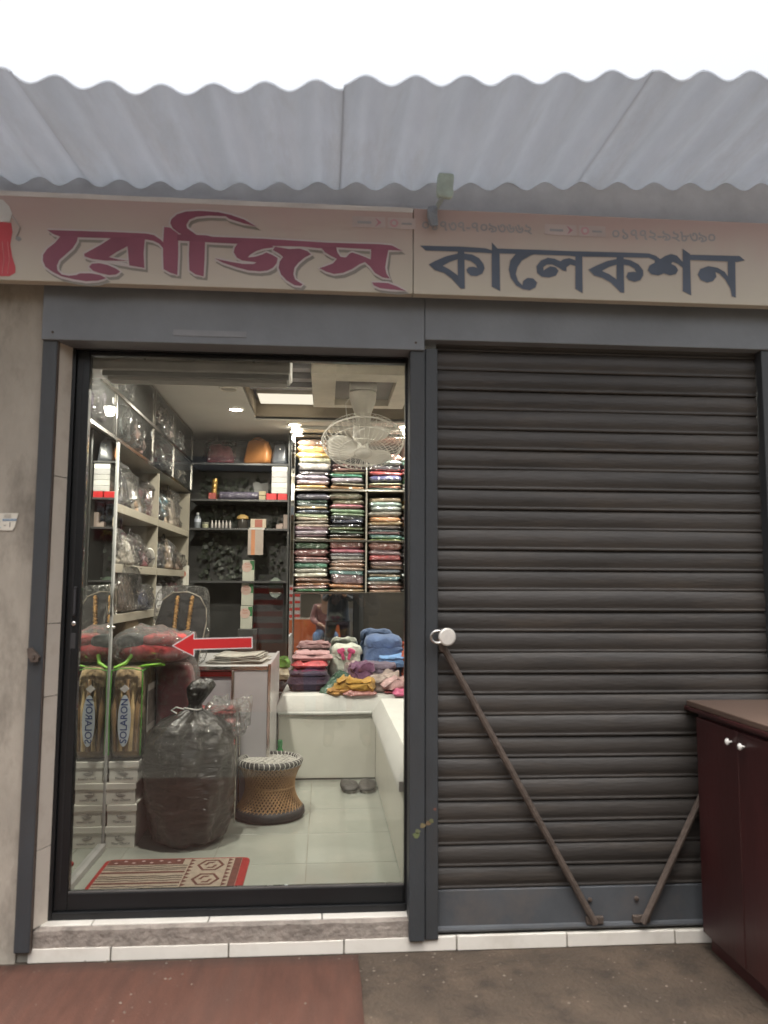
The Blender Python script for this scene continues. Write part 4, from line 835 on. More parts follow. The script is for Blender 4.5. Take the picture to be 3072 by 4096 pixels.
heap('purple cloth behind the mustard cloth', .255,2.42,ZM,.16,.22,.16,(.14,.065,.12),False,.2,74,amp=.03)
heap('coral cloth in clear wrap at the bench edge', .25,2.22,ZM-.002,.24,.12,.03,(.50,.20,.18),True,.05,75)
heap('blue denim cloth stack at the back of the bench', .44,2.70,ZM,.30,.26,.31,(.10,.15,.28),False,0,76)
heap('light blue cloth on the denim stack', .50,2.55,ZM+.15,.20,.14,.07,(.16,.30,.55),False,.1,77)
heap('slate violet cloth before the denim stack', .40,2.52,ZM,.26,.20,.16,(.15,.12,.16),False,-.1,78)
heap('sparkling clear bag of cloth on the bench', .40,2.36,ZM,.24,.16,.12,(.36,.27,.23),True,.1,79,amp=.03)
heap('pink cloth in clear wrap near the steel post', .53,2.30,ZM+.03,.26,.18,.07,(.52,.30,.29),True,.1,80,amp=.03)
heap('red wrapped cloth under the pink cloth near the post', .55,2.30,ZM,.26,.18,.03,(.42,.07,.08),True,0,81)
heap('hot pink wrapped cloth at the bench corner', .58,2.17,ZM,.22,.14,.04,(.60,.06,.20),True,0,82)
heap('orange red patterned cloth beside the steel post', .66,2.50,ZM,.18,.2,.22,(.45,.08,.03),False,.1,83,amp=.03)
# slim stack at the left of the bench, seen between counter and mirror strip
for i, (c, lb) in enumerate((((.03,.03,.035),'black glossy bundle lowest behind the counter end'),((.40,.32,.2),'cream bundle in the middle behind the counter end'),((.14,.33,.04),'lime green wrapped bundle on top behind the counter end'))):
    heap(lb, -.345, 2.95, .60+i*.085, .16, .12, .085, c, True, 0, 90+i, 'wrapped_bundle', cat='bundle')
B('bundle_stand', dark_wall, -.43, -.305, 2.86, 3.01, .12, .5995, None, .003, label='dark low stand under the wrapped bundles', cat='stand')

# ---- counter
co = thing('counter', 'grey lilac shop counter with chrome edges and red trim', 'counter', (-1.06,1.47,.12))
B('right_panel', lilac_lam, .545, .735, .0, .02, .02, .795, co, .002); B('side_panel', plain(.50,.48,.49,.3), .7355, .752, .004, .88, .02, .83, co, .002)
B('top', plain(.50,.49,.48,.35), .0, .7345, .0, .90, .80, .816, co, .002); B('top_edge', chrome, .0, .7345, -.006, -.0005, .793, .818, co, .002)
B('corner_post', chrome, .736, .754, -.006, .0035, .02, .83, co, .002); B('panel_post', chrome, .528, .5445, -.004, .018, .02, .792, co, .002)
B('drawer_front', lilac_lam, .0, .527, .03, .05, .585, .755, co, .002); B('red_trim', plain(.40,.03,.025,.35), .0, .527, .015, .03, .757, .785, co, .002); B('red_trim', plain(.40,.03,.025,.35), .0, .527, .012, .03, .555, .583, co, .006)
B('inner_back', plain(.10,.08,.08,.6), .0, .527, .30, .32, .02, .55, co); B('rear_panel', lilac_lam, 0, .7345, .86, .88, .02, .79, co)
pr = thing('newspaper_pile', 'pile of grey newspapers on the counter', 'newspapers', (-.50,1.70,.937), rz=.06)
random.seed(9)
for i in range(9):
    g = G(); nx = 8; vs_ = []; dx, dy = random.uniform(-.015,.015), random.uniform(-.01,.01); w = .20-.006*i
    for k in range(nx+1):
        x = -w+2*w*.82*k/nx+dx; z = .006*i+.004*math.sin(k*.8+i)+.0006
        vs_ += [(x,-.13+dy,z),(x+.05,.16+dy,z+.004)]
    g.add(vs_, [(2*k,2*k+2,2*k+3,2*k+1) for k in range(nx)])
    o = g.obj('newspaper', plain(.42-.03*(i % 3),.40-.03*(i % 3),.36-.03*(i % 3),.8,var=.25,scale=30), pr, 40); m_ = o.modifiers.new('s','SOLIDIFY'); m_.thickness = .0035
# wire basket of red goods under the counter
bk = thing('wire_basket', 'chrome wire basket filled with red goods before the counter', 'basket', (-.615,1.36,.20))
g = G()
for k in range(9):
    x = -.14+.035*k; g.tube([(x,-.10,.30),(x,-.10,.52)], .0022, 5); g.tube([(x,-.10,.30),(x,.08,.30)], .0022, 5)
for z in (.30,.40,.52): g.tube([(-.14,-.10,z),(.14,-.10,z),(.14,.08,z),(-.14,.08,z)], .003, 6, closed=True)
for x in (-.14,.14):
    for y in (-.10,.08): g.tube([(x,y,-.08),(x,y,.52)], .005, 6)
g.obj('wire_frame', chrome, bk, 40)
for i in range(4): heap(['red pouch lowest in the wire basket','red pouch second in the wire basket','red pouch third in the wire basket','red pouch topmost in the wire basket'][i], -.615, 1.355, .505+.055*i, .25, .15, .055, (.36,.035,.035), True, .06*i, 100+i, 'red_pouch', cat='pouch')['group'] = 'red pouches in the basket'

# ---- necklace display board in clear plastic
nk = thing('necklace_board', 'dark rounded necklace board with two gold chains in clear plastic', 'display board', (-.84,1.52,.937), rot=(R_(-10),0,0))
vel = mat('dark_velvet', (.03,.026,.026), .8, var=.2, sheen=.4)
bdp = [(-.105,0),(-.135,.10),(-.15,.25),(-.12,.38),(-.06,.425),(.03,.43),(.10,.40),(.14,.33),(.145,.25),(.12,.10),(.105,0)]
G().slab(bdp, -.008, .012).obj('board', vel, nk, None, .006)
G().tube([(x,-.010,z) for x, z in bdp[3:]], .0035, 6).obj('cord_trim', plain(.42,.36,.28,.5), nk, 40)
goldm = mat('gold_metal', (.75,.42,.15), .35, metal=.6, var=.25, scale=60)
for xs in ((-.03,-.045), (.055,.03)):
    g = G()
    for k in range(44): t = k/43; pp = (xs[0]+(xs[1]-xs[0])*t+.004*math.sin(k*2.2), -.016+.002*math.cos(k*1.7), .40-.30*t); g.lathe([(.001,-.008),(.0105,-.004),(.0105,.004),(.001,.008)], 6, pp)
    g.obj('gold_chain', goldm, nk, 50)
for x, z in ((-.045,.085),(.0,.07),(.035,.085),(-.10,.12)): G().lathe([(.002,-.014),(.011,-.006),(.012,.004),(.003,.012)], 10, (x,-.018,z)).obj('gold_pendant', goldm, nk, 50)
pillow(.33,.07,.47,111,.012,7,.5,.4,26,12).obj('plastic_cover', clear_film, nk, 60, loc=(0,0,-.0))
# ---- shoe boxes beside the mirror
wb_ = plain(.82,.80,.73,.6,var=.04); inkb = plain(.10,.10,.11,.5)
for i in range(4):
    z = .12+.1035*i; dx = (0,.004,-.004,.006)[i]
    o = thing('shoe_box', '%s white shoe box beside the mirror' % ['lowest','second lowest','second highest','topmost'][i], 'shoe box', (-.984+dx,.895,z), rz=(.01,-.015,.03,.0)[i], group='white shoe boxes beside the mirror')
    B('carton', wb_, -.072, .066, 0, .30, 0, .084, o, .002)
    lid = B('lid', wb_, -.076, .070, -.004, .304, .0705, .1025, o, .003)
    text('lettering', 'Your Choice', .017, inkb, o, (0,-.0008,.022), align='CENTER', ext=.0002, sheary=.2)
    G().tube([(-.022,-.0010,.044),(-.014,-.001,.038),(.006,-.001,.037),(.02,-.001,.044),(.008,-.001,.048),(-.006,-.001,.046)], .0009, 5, closed=True).obj('shoe_mark', inkb, o)
    G().tube([(-.022,-.001,.044),(-.026,-.001,.052),(-.020,-.001,.056)], .0009, 5).obj('shoe_mark', inkb, o); G().tube([(-.012,-.001,.05),(-.010,-.001,.058),(.0,-.001,.056)], .0008, 5).obj('shoe_mark', inkb, o)
# ---- clear zip bag with blanket
bl = thing('blanket_bag', 'clear zip bag holding a golden brown blanket on the shoe boxes', 'blanket bag', (-.98,.89,.5345))
blk = mat('brown_plush_print', (.48,.34,.18), .85, var=.65, scale=7, bump=.6, bscale=30, sheen=.5, dirt=(.055,.03,.02), dscale=8, damt=.85, stretch=(1.2,1.2,.5))
def rbox(w, d, h, seed, amp, e=.25): return pillow(w,d,h,seed,amp,9,e,.28,36,16)
rbox(.150,.34,.455,121,.012).obj('blanket', blk, bl, 60, loc=(0,.175,.004))
for k in range(5): G().tube([(-.05+.028*k,.004+.006*abs(k-2),.40-.02*abs(k-2)),(-.058+.03*k+.01*math.sin(k),.0,.24),(-.045+.024*k,.004,.05)], [.012,.016,.012], 6).obj('blanket_fold', mat('gold_plush_%d' % k, (.58,.42,.21) if k % 2 else (.28,.17,.08), .85, var=.5, scale=9, sheen=.5), bl, 60)
rbox(.160,.36,.468,122,.006,.18).obj('pvc_cover', clear_pvc, bl, 60, loc=(0,.175,0))
grn = plain(.10,.36,.05,.4)
for x in (-.076,.076): G().tube([(x,.0,.03),(x*1.03,-.004,.25),(x,.0,.44)], .003, 6).obj('piping', grn, bl, 40)
G().tube([(-.076,.0,.44),(-.03,-.004,.452),(.03,-.004,.452),(.076,.0,.44),(.076,.34,.455)], .003, 6).obj('piping', grn, bl, 40)
lime = plain(.23,.52,.05,.4)
G().tube([(.03,.06,.452),(.08,.05,.462),(.15,.06,.468),(.165,.08,.462),(.10,.11,.455)], .006, 8).obj('handle', lime, bl, 50)
G().tube([(-.07,.02,.452),(-.02,.05,.475),(.0,.10,.515),(.01,.16,.54)], [.006,.010,.011,.006], 8).obj('handle', lime, bl, 50)
lab = G().slab([(.031*math.cos(R_(a)), .125*math.sin(R_(a))) for a in range(0,360,15)], -.002, 0).obj('oval_label', plain(.60,.66,.72,.4), bl, loc=(.0,-.022,.20))
text('label_lettering', 'SOLARON', .047, plain(.04,.07,.22,.5), bl, (.0,-.0245,.20), rot=(R_(90),R_(-90),0), align='CENTER', ext=.0002, bold=.0006)
G().slab([(0,.02),(.024,.0),(0,-.02),(-.024,.0)], -.003, 0).obj('price_tag', plain(.60,.57,.55,.5), bl, loc=(-.004,-.02,.355))
pa = B('picture_panel', plain(.40,.37,.34,.5), .0815, .083, .10, .30, .12, .36, bl); B('picture', plain(.13,.11,.10,.5,var=.6,scale=20), .0832, .084, .11, .29, .155, .325, pa)
# ---- red blankets in clear plastic
rb = thing('red_blanket_pack', 'red blankets bulging in clear plastic on top of the zip bag', 'blanket pack', (-.89,1.14,1.0))
pillow(.34,.34,.10,131,.014,7,.5,.6,26,10).obj('red_blanket', cloth(.42,.035,.04), rb, 60); pillow(.14,.2,.07,132,.01,9).obj('dark_bundle', cloth(.04,.045,.045), rb, 60, loc=(-.11,-.05,.075))
pillow(.22,.2,.06,137,.01,9).obj('red_fold', cloth(.50,.05,.05), rb, 60, loc=(.05,-.04,.085))
pillow(.40,.40,.175,133,.035,8,.6,.55,44,18).obj('plastic_cover', crinkle, rb, 60, loc=(0,-.01,-.005))
rp = thing('plush_blanket_pack', 'tall pack with red and cream plush blanket beside the zip bag', 'blanket pack', (-.80,1.25,.12))
pillow(.20,.18,.86,134,.012,6,.4,.3,24,14).obj('plush', mat('red_cream_plush', (.40,.05,.07), .85, var=.3, scale=5, dirt=(.55,.42,.30), dscale=3.2, damt=1.0, sheen=.5), rp, 60); pillow(.23,.21,.89,135,.016,7,.45,.3,26,20).obj('plastic_cover', crinkle, rp, 60)
# ---- big black polythene sack
ps = thing('black_sack', 'big knotted black polythene sack on the shop floor', 'sack', (-.675,.985,.12))
prof = [(.02,.0),(.14,.004),(.185,.03),(.205,.09),(.222,.17),(.238,.27),(.246,.36),(.242,.44),(.225,.51),(.19,.565),(.14,.60),(.085,.625),(.045,.645),(.032,.665),(.040,.69),(.060,.725),(.068,.76),(.05,.79),(.012,.80)]
def lerp_prof(pf, m):
    out = []
    for i in range(m):
        t = i/(m-1)*(len(pf)-1); k = min(int(t), len(pf)-2); u = t-k; out.append((pf[k][0]+(pf[k+1][0]-pf[k][0])*u, pf[k][1]+(pf[k+1][1]-pf[k][1])*u))
    return out
prof = lerp_prof(prof, 70)
g = G(); n = 110; vs_ = []
for i, (r, z) in enumerate(prof):
    for k in range(n):
        a = 2*math.pi*k/n; f = Vector((math.cos(a)*2.2, math.sin(a)*2.2, z*3.5)); q = noise.noise(f)
        cr = abs(noise.noise(Vector((math.cos(a)*3, math.sin(a)*3, z*16))))            # sideways creases
        ver = math.sin(a*9+3*noise.noise(f*2))*max(0, (z-.5))*.10 if z < .66 else math.sin(a*5)*.008
        wr = abs(noise.noise(Vector((math.cos(a)*5, math.sin(a)*5, z*26+4)))); rr = r*(1+.12*q)-(.026*cr+.014*wr)*(1 if .05 < z < .55 else .25)+ver*min(1,r*9)
        vs_.append((max(.004,rr)*math.cos(a)+(.055*max(0,(z-.6))/.2), max(.004,rr)*math.sin(a)*.9, z+.012*q*(1 if z > .05 else 0)))
m = len(prof)
g.add(vs_, [(i*n+k, i*n+(k+1) % n, (i+1)*n+(k+1) % n, (i+1)*n+k) for i in range(m-1) for k in range(n)]+[tuple(reversed(range(n)))])
g.obj('sack_body', black_pl, ps, 80)
fl_ = G(); fv = []; fi = [i for i in range(m) if .34 < prof[i][1] < .60]; fk = list(range(62,98))
for i in fi:
    for k in fk:
        x, y, z = vs_[i*n+k]; q = 1.035+.05*abs(noise.noise(Vector((x*30,y*30,z*30)))); fv.append((x*q, y*q, z+.006))
wf = len(fk); vee = [(ii, kk) for ii in range(len(fi)-1) for kk in range(wf-1) if abs(kk-wf/2)/(wf/2) < .25+.75*ii/len(fi)]
fl_.add(fv, [(ii*wf+kk, ii*wf+kk+1, (ii+1)*wf+kk+1, (ii+1)*wf+kk) for ii, kk in vee]).obj('clear_film_sheet', clear_film, ps, 70)
lo_ = pillow(.24,.16,.17,143,.06,14,.35,.5,44,16); lo_.obj('loose_film', crinkle, ps, 70, loc=(.17,.10,.50))
G().tube([(.045*math.cos(k*.5)+.01, .04*math.sin(k*.5), .655+.004*math.sin(k)) for k in range(13)], .005, 6).obj('tie_cord', plain(.55,.53,.5,.5), ps, 40)
G().tube([(-.03,-.04,.655),(-.065,-.06,.67),(-.09,-.06,.655),(-.06,-.07,.64)], .004, 6).obj('cord_end', plain(.6,.58,.55,.5), ps, 40)
# ---- cane stool
so_ = thing('cane_stool', 'hourglass cane stool with woven seat and black rubber base', 'stool', (-.295,1.395,.12))
cane = mat('cane', (.38,.235,.115), .55, var=.3, scale=18)
g = G(); ns = 46
def hyp(t): return .132+.042*(2*t-1)**2*(1 if t > .5 else 1.15)
for s in (-1, 1):
    for k in range(ns):
        pts = []
        for j in range(7):
            t = j/6; a = 2*math.pi*k/ns+s*(t-.5)*1.25; r = hyp(t)+.003*s; pts.append((r*math.cos(a), r*math.sin(a), .05+.235*t))
        g.tube(pts, .0042, 5)
g.obj('cane_lattice', cane, so_, 60)
G().tube([(.132*math.cos(2*math.pi*k/30), .132*math.sin(2*math.pi*k/30), .165) for k in range(30)], .007, 6, closed=True).obj('waist_ring', cane, so_, 50)
G().lathe([(.118,.05),(.120,.28)], 24, cap=False).obj('inner_lining', plain(.12,.08,.05,.8), so_, 60)
G().lathe([(.155,.0),(.185,.004),(.198,.02),(.195,.045),(.18,.058),(.160,.058)], 36).obj('rubber_base', mat('black_rubber', (.03,.031,.032), .6, var=.2, bump=.3, bscale=40), so_, 50)
dkr = plain(.055,.05,.045,.55); wcord = plain(.60,.58,.53,.6)
G().tube([(.168*math.cos(2*math.pi*k/40), .168*math.sin(2*math.pi*k/40), .300) for k in range(40)], .017, 10, closed=True).obj('seat_rim', dkr, so_, 50)
g = G()
for k in range(40):
    a = 2*math.pi*k/40; g.tube([((.168+.0185*math.cos(b))*math.cos(a+.05*math.cos(b)), (.168+.0185*math.cos(b))*math.sin(a+.05*math.cos(b)), .300+.0185*math.sin(b)) for b in [R_(q) for q in range(0,360,45)]], .0022, 5, closed=True)
g.obj('rim_stitches', wcord, so_, 50)
G().lathe([(.155,.298),(.08,.292),(.001,.290)], 30).obj('seat_web', dkr, so_, 60)
g = G()
for s in (-1,1):
    for k in range(-8,9):
        o_ = k*.0185; L_ = math.sqrt(max(0,.152**2-o_*o_)); c_, s2 = math.cos(s*.78), math.sin(s*.78)
        pts = []
        for j in range(13):
            t = -L_+2*L_*j/12; pts.append((t*c_-o_*s2, t*s2+o_*c_, .300+.003*math.sin(t*170+k*math.pi)+(.0015 if s > 0 else 0)))
        g.tube(pts, .0026, 5)
g.obj('seat_weave', wcord, so_, 60)
# ---- slippers, bottle, door mat
slm = mat('dark_slipper', (.06,.055,.05), .55, var=.3, bump=.3, bscale=40)
for s, x in (('left',.165),('right',.285)):
    o = thing('slipper', '%s of the pair of dark slippers by the bench' % s, 'slipper', (x,1.94,.12), rz=(.10 if s == 'left' else -.12), group='pair of slippers')
    sole = [(.043*math.cos(R_(a))*(1.1 if math.sin(R_(a)) < 0 else .85), .125*math.sin(R_(a))) for a in range(0,360,15)]
    G().plate(sole, .0, .014).obj('sole', plain(.30,.28,.25,.6), o, None, .003); G().plate([(x_*.97,y_*.97) for x_, y_ in sole], .0142, .022).obj('insole', slm, o)
    g = pillow(.112,.215,.046,150,.007,14,.75,.8,24,12); g.v = [(x_, y_, z_*(1.0+.9*y_)) for x_, y_, z_ in g.v]; g.obj('upper', slm, o, 60, loc=(0,-.028,.004))
bottle('green plastic drink bottle behind the cane stool', -.275,1.99,.12,.036,.295, mm('green_pet',(.03,.30,.07),.15,coat=.5), plain(.03,.25,.07,.4))
dm = thing('door_mat', 'red bordered beige mat with brown medallions inside the door', 'door mat', (-.665,.525,.12))
mat_b = mat('mat_beige', (.40,.33,.26), .95, var=.15, scale=40, bump=.9, bscale=160); mat_r = mat('mat_red', (.30,.022,.02), .95, var=.2, scale=30, bump=.8, bscale=120); mat_d = mat('mat_brown', (.13,.045,.035), .95, var=.2, scale=30, bump=.8, bscale=120); mat_k = mat('mat_dark', (.085,.065,.055), .95, bump=.8, bscale=120)
def rr_(w, d, r): return [(sx*(w-r)+r*math.cos(R_(a0+a)), sy*(d-r)+r*math.sin(R_(a0+a))) for sx, sy, a0 in ((1,1,0),(-1,1,90),(-1,-1,180),(1,-1,270)) for a in range(0,91,30)]
G().plate(rr_(.33,.185,.035), 0, .007).obj('border', mat_r, dm); G().plate([(-.312,-.172),(.295,-.172),(.295,.172),(-.312,.172)], .0072, .0085).obj('field', mat_b, dm)
G().plate([(-.31,.105),(.03,.105),(.03,.170),(-.31,.170)], .0087, .0096).obj('red_band', mat_d, dm); B('red_edge', mat_d, .262, .294, -.171, .171, .0087, .0096, dm)
def strip(y, w, m, x0=-.31, x1=.055, amp=.004, fq=60, z=.0097):
    pts = [(x0+(x1-x0)*i/40) for i in range(41)]
    G().plate([(x, y+amp*math.sin(x*fq)) for x in pts]+[(x, y+w+amp*math.sin(x*fq)) for x in pts[::-1]], z-.001, z).obj('stripe', m, dm)
for y, w, m_ in ((.083,.007,mat_k),(.055,.008,mat_k),(.036,.007,mat_k),(.0,.018,mat_d),(-.042,.008,mat_k),(-.064,.008,mat_k),(-.09,.006,mat_k),(-.125,.016,mat_d),(-.155,.006,mat_k)): strip(y, w, m_, amp=.0 if m_ is mat_d else .004)
g = G()
for i in range(8):
    for x in (.062,.235): g.plate([(x,-.165+.042*i),(x+.022,-.146+.042*i),(x,-.127+.042*i)], .0087, .0097)
    g.plate([(-.28+.04*i,.122+.02*(i % 2)),(-.27+.04*i,.131+.02*(i % 2)),(-.26+.04*i,.122+.02*(i % 2)),(-.27+.04*i,.113+.02*(i % 2))], .0098, .0104) if False else None
g.obj('triangle_border', mat_d, dm)
for i in range(8): G().plate([(-.285+.04*i,.127+.022*(i % 2)),(-.275+.04*i,.135+.022*(i % 2)),(-.265+.04*i,.127+.022*(i % 2)),(-.275+.04*i,.119+.022*(i % 2))], .0098, .0105).obj('diamond', plain(.45,.34,.32,.9), dm)
for cy_ in (-.085,.085):
    for k, (sx, sy, t) in enumerate(((.062,.075,.013),(.030,.042,.013))):
        hexo = [(.16+sx*math.cos(R_(a)), cy_+sy*math.sin(R_(a))) for a in (0,60,120,180,240,300)]; hexi = [(.16+(sx-t)*math.cos(R_(a)), cy_+(sy-t)*math.sin(R_(a))) for a in (0,60,120,180,240,300)]
        g = G()
        for a in range(6):
            if k == 1 and a in (0,3): continue
            b = (a+1) % 6; g.plate([hexo[a],hexo[b],hexi[b],hexi[a]], .0087, .0098)
        g.obj('medallion', mat_d, dm)

# ================================================================== the far side of the lane (seen only in mirrors and glass)
B('opposite_wall', mat('ochre_wall', (.42,.36,.28), .9, var=.2, scale=1.2, dirt=(.2,.17,.13), dscale=1.1, damt=.5), -14, 14, -9.3, -9.0, 0, 5.0, kind='structure')
oa = thing('opposite_shade_awning', 'flat tin awning across the lane, deepened to shade it', 'awning', (0,-9.0,2.75)); B('sheet', plain(.30,.31,.33,.6), -8, 8, 0, 3.3, .1, .12, oa); B('fascia', plain(.25,.27,.30,.6), -8, 8, 3.3, 3.32, -.02, .14, oa)  # out of view; deepened to cut street light and darken glass reflections
for x in (-5.5,-2.9,2.3,5.5): G().tube([(x,3.2,-2.75),(x,3.2,.1)], .04, 10).obj('post', plain(.2,.2,.21,.5), oa, 40)
pil = B('market_pillar', plaster, -2.50, -1.88, -4.95, -4.55, 0, 2.84, None, .01, label='plaster market pillar with an election poster across the lane', cat='pillar')
po = thing('wall_poster', 'maroon election poster with three portraits on the pillar', 'poster', (-2.155,-4.547,1.96), rot=(0,0,math.pi))
B('sheet', plain(.20,.05,.05,.5), -.15, .15, -.002, -.0005, -.12, .46, po); B('top_band', plain(.45,.40,.38,.5), -.15, .15, -.003, -.0021, .42, .455, po)
gold_t = plain(.55,.40,.08,.5)
text('headline', 'তরাকলেন', .075, gold_t, po, (0,-.0032,.375), align='CENTER', ext=.0004, bold=.001); text('headline', 'চাই', .07, gold_t, po, (.02,-.0032,-.05), align='CENTER', ext=.0004, bold=.001)
for i, (x, s, lt) in enumerate(((.095,1,'৮৩'),(0,1.15,'৪৩'),(-.095,1,'১৩'))):
    B('portrait_card', plain(.62,.62,.64,.5), x-.036*s, x+.036*s, -.003, -.0021, .05, .05+.15*s, po); B('name_strip', plain(.5,.44,.36,.5), x-.036*s, x+.036*s, -.003, -.0021, .018, .046, po); B('number_card', plain(.65,.60,.60,.5), x-.034*s, x+.034*s, -.003, -.0021, .21+.02*(s > 1), .27+.03*(s > 1), po)
    text('number', lt, .06, plain(.55,.04,.05,.5), po, (x,-.0033,.24+.025*(s > 1)), align='CENTER', ext=.0003, bold=.001)
    G().slab([(x+.021*s*math.cos(k*.4), .05+.095*s+.030*s*math.sin(k*.4)) for k in range(16)], -.0042, -.0032).obj('portrait_head', plain(.30,.20,.15,.6), po)
    G().slab([(x+.023*s*math.cos(k*.2), .05+.105*s+.026*s*math.sin(k*.2)) for k in range(16)], -.0050, -.0043).obj('portrait_hair', plain(.04,.035,.03,.6), po)
    G().slab([(x-.03*s,.052),(x+.03*s,.052),(x+.024*s,.075),(x,.085),(x-.024*s,.075)], -.0042, -.0032).obj('portrait_shoulders', plain(.08,.08,.09,.6), po)
stl = thing('market_stall', 'orange draped stall table across the lane', 'stall', (-.25,-5.55,0)); B('table', wood, -.75, .55, -.35, .35, .74, .78, stl)
B('drape', plain(.60,.14,.04,.8), -.75, .55, .352, .36, .05, .775, stl); B('drape_side', plain(.60,.14,.04,.8), .552, .56, -.35, .35, .05, .775, stl)
for i in range(5):
    o = thing('striped_carton', 'red and white striped carton, number %d up on the stall' % (i+1), 'carton', (-.62,-5.40,.781+i*.125)); tag(o, group='striped cartons on the stall'); o['label'] = 'red and white striped carton, %s of the stall stack' % ['lowest','second','third','fourth','topmost'][i]
    B('carton', plain(.66,.62,.58,.6), -.16, .16, -.12, .12, 0, .121, o); B('red_stripe', plain(.62,.04,.03,.5), -.161, .161, .1205, .122, .03, .085, o)

# ---- people reflected in the bench mirror
skin_c = mat('skin', (.30,.17,.11), .5, var=.08)
def skinned(name, pts, edges, rad, m, parent, root=0, lv=2):
    me = bpy.data.meshes.new(name); me.from_pydata(pts, edges, []); me.update()
    o = put(name, me, m, parent); sk = o.modifiers.new('skin','SKIN'); sk.use_smooth_shade = True
    for i, r in enumerate(rad): d_ = me.skin_vertices[0].data[i]; d_.radius = r if isinstance(r, tuple) else (r, r); d_.use_root = (i == root)
    s_ = o.modifiers.new('sub','SUBSURF'); s_.levels = lv; s_.render_levels = lv; return o
def hand(parent, wrist, dirv, palm, side, m):
    """five finger chains curling round a held thing"""
    w = Vector(wrist); d = Vector(dirv).normalized(); p = Vector(palm).normalized(); s = d.cross(p).normalized()*side
    for k, (off, ln) in enumerate(((-.030,.062),(-.010,.075),(.010,.071),(.028,.055))):
        b = w+d*.085+s*off; skinned('finger', [tuple(w+d*.05+s*off*.8), tuple(b), tuple(b+d*ln*.45+p*ln*.12), tuple(b+d*ln*.7+p*ln*.5), tuple(b+d*ln*.65+p*ln*.9)], [(0,1),(1,2),(2,3),(3,4)], [.011,.010,.009,.0085,.007], m, parent, 0, 1)
    skinned('thumb', [tuple(w+d*.02-s*.022), tuple(w+d*.045-s*.05+p*.012), tuple(w+d*.075-s*.055+p*.03), tuple(w+d*.095-s*.045+p*.045)], [(0,1),(1,2),(2,3)], [.012,.011,.010,.008], m, parent, 0, 1)
def person(label, base, rz, J, shirt, trousers, hairc):
    o = thing('person', label, 'person', base, rz)
    P = J['pts']; E = [('pel','sp1'),('sp1','sp2'),('sp2','nk'),('nk','hd'),('hd','hd2'),('sp2','shL'),('shL','elL'),('elL','wrL'),('wrL','haL'),('sp2','shR'),('shR','elR'),('elR','wrR'),('wrR','haR'),
        ('pel','hpL'),('hpL','knL'),('knL','anL'),('anL','toL'),('pel','hpR'),('hpR','knR'),('knR','anR'),('anR','toR')]
    names = list(P); ix = {n: i for i, n in enumerate(names)}
    RD = {'pel':(.15,.11),'sp1':(.14,.10),'sp2':(.155,.10),'nk':.062,'hd':(.095,.11),'hd2':(.10,.118),'sh':.062,'el':.042,'wr':.028,'ha':(.040,.018),'hp':.085,'kn':.058,'an':.040,'to':.036}
    rad = lambda n, k=1: tuple(q*k for q in (RD[n] if n in RD else RD[n[:2]])) if isinstance(RD.get(n, RD.get(n[:2])), tuple) else RD.get(n, RD.get(n[:2]))*k
    skinned('body', [P[n] for n in names], [(ix[a], ix[b]) for a, b in E], [rad(n) for n in names], skin_c, o, ix['pel'])
    def garment(nm, keep, k, m):
        ns = [n for n in names if n in keep]; jx = {n: i for i, n in enumerate(ns)}; pp = [Vector(P[n]) for n in ns]; ed = [(jx[a], jx[b]) for a, b in E if a in jx and b in jx]; rr = [rad(n, k) for n in ns]
        up = (Vector(P['sp1'])-Vector(P['pel'])).normalized()
        if nm == 'shirt': pp.append(pp[jx['pel']]-up*.10); ed.append((jx['pel'], len(pp)-1)); rr.append(rad('pel', k*1.06))
        else:
            pp.append(pp[jx['pel']]+up*.09); ed.append((jx['pel'], len(pp)-1)); rr.append(rad('pel', k*.95))
            for s_ in 'LR': pp.append(Vector(P['an'+s_])+(Vector(P['an'+s_])-Vector(P['kn'+s_])).normalized()*.05); ed.append((jx['an'+s_], len(pp)-1)); rr.append(.062)
        skinned(nm, [tuple(q) for q in pp], ed, rr, m, o, jx['pel'])
    garment('shirt', ('pel','sp1','sp2','nk_','shL','elL','wrL','shR','elR','wrR'), 1.3, shirt); garment('trousers', ('pel','hpL','knL','anL','hpR','knR','anR'), 1.3, trousers)
    for s in ('L','R'):
        a, t = Vector(P['an'+s]), Vector(P['to'+s]); skinned('shoe', [tuple(a-Vector((0,0,.03))), tuple((a+t)/2-Vector((0,0,.012))), tuple(t)], [(0,1),(1,2)], [.052,.048,.040], plain(.05,.045,.04,.5), o, 0, 1)
        w, h = Vector(P['wr'+s]), Vector(P['ha'+s]); hand(o, tuple(w), tuple(h-w), J['palm'], 1 if s == 'L' else -1, skin_c)
    hd = Vector(P['hd2']); g = pillow(.185,.215,.16,160,.008,16,.9,.9,18,10); g.obj('hair', hairc, o, 60, loc=tuple(hd+Vector((0,-.02,-.055))))
    f = Vector(J['face']); c = Vector(P['hd'])+Vector((0,0,.03)); rt = f.cross(Vector((0,0,1)))
    G().tube([tuple(c+f*.085+Vector((0,0,.03))), tuple(c+f*.107+Vector((0,0,-.005)))], [.009,.014], 8).obj('nose', skin_c, o, 60)
    for s in (-1,1): G().lathe([(.001,-.008),(.010,-.003),(.010,.003),(.001,.008)], 10).obj('eye', plain(.05,.04,.035,.3), o, 60, loc=tuple(c+f*.083+rt*.033*s+Vector((0,0,.028)))); G().lathe([(.002,-.03),(.016,-.012),(.018,.01),(.004,.028)], 8).obj('ear', skin_c, o, 60, loc=tuple(c+rt*.080*s))
    G().tube([tuple(c+f*.088-rt*.024+Vector((0,0,-.045))), tuple(c+f*.094+Vector((0,0,-.047))), tuple(c+f*.088+rt*.024+Vector((0,0,-.045)))], [.004,.007,.004], 6).obj('mouth', plain(.25,.10,.08,.5), o, 60)
    return o
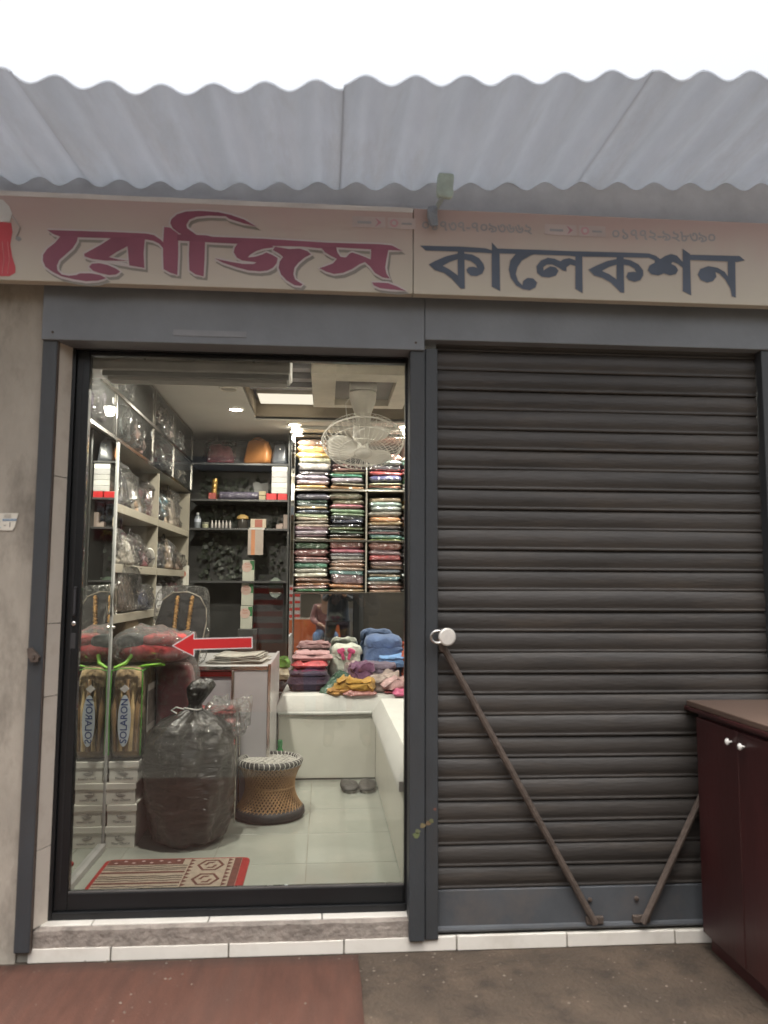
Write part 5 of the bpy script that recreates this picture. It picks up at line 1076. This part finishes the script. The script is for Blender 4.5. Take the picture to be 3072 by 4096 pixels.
person('standing person in black shirt and trousers holding up a phone', (.22,-3.62,0), 0,
  {'pts':{'pel':(0,0,.93),'sp1':(0,0,1.10),'sp2':(0,-.01,1.34),'nk':(0,0,1.49),'hd':(0,.02,1.58),'hd2':(0,.02,1.66),'shL':(-.18,0,1.40),'elL':(-.22,.10,1.16),'wrL':(-.13,.30,1.27),'haL':(-.09,.37,1.31),
   'shR':(.18,0,1.40),'elR':(.22,.10,1.16),'wrR':(.10,.30,1.25),'haR':(.05,.36,1.29),'hpL':(-.10,0,.86),'knL':(-.15,.03,.48),'anL':(-.17,0,.09),'toL':(-.19,.13,.04),'hpR':(.10,0,.86),'knR':(.13,.03,.48),'anR':(.15,0,.09),'toR':(.17,.13,.04)},
   'palm':(.3,0,1),'face':(0,1,0)}, cloth(.02,.021,.023), cloth(.022,.022,.025), plain(.012,.011,.010,.6))
person('seated person in brown jacket and blue jeans across the lane', (.02,-4.95,0), 0,
  {'pts':{'pel':(0,0,.55),'sp1':(0,.02,.72),'sp2':(0,.06,.95),'nk':(0,.09,1.10),'hd':(0,.12,1.19),'hd2':(0,.12,1.27),'shL':(-.18,.06,1.01),'elL':(-.24,.14,.78),'wrL':(-.12,.34,.72),'haL':(-.05,.38,.70),
   'shR':(.18,.06,1.01),'elR':(.24,.14,.78),'wrR':(.12,.34,.72),'haR':(.06,.38,.72),'hpL':(-.10,.02,.52),'knL':(-.16,.42,.52),'anL':(-.15,.42,.10),'toL':(-.17,.55,.05),'hpR':(.10,.02,.52),'knR':(.16,.42,.52),'anR':(.15,.40,.10),'toR':(.17,.53,.05)},
   'palm':(0,0,-1),'face':(0,1,0)}, cloth(.13,.055,.05), cloth(.06,.10,.18), plain(.012,.011,.010,.6))
stq = thing('plastic_stool', 'red plastic stool under the seated person', 'stool', (.02,-4.95,0)); B('seat', plain(.55,.05,.04,.4), -.17, .17, -.17, .17, .40, .43, stq, .01)
for sx in (-1,1):
    for sy in (-1,1): G().tube([(sx*.18,sy*.18,0),(sx*.14,sy*.14,.40)], [.022,.02], 6).obj('leg', plain(.55,.05,.04,.4), stq)
ph = B('phone', plain(.03,.03,.035,.25), -.038, .038, -.004, .004, -.08, .08, None, .003, loc=(.20,-3.215,1.38), label='dark phone held up by the standing person', cat='phone')
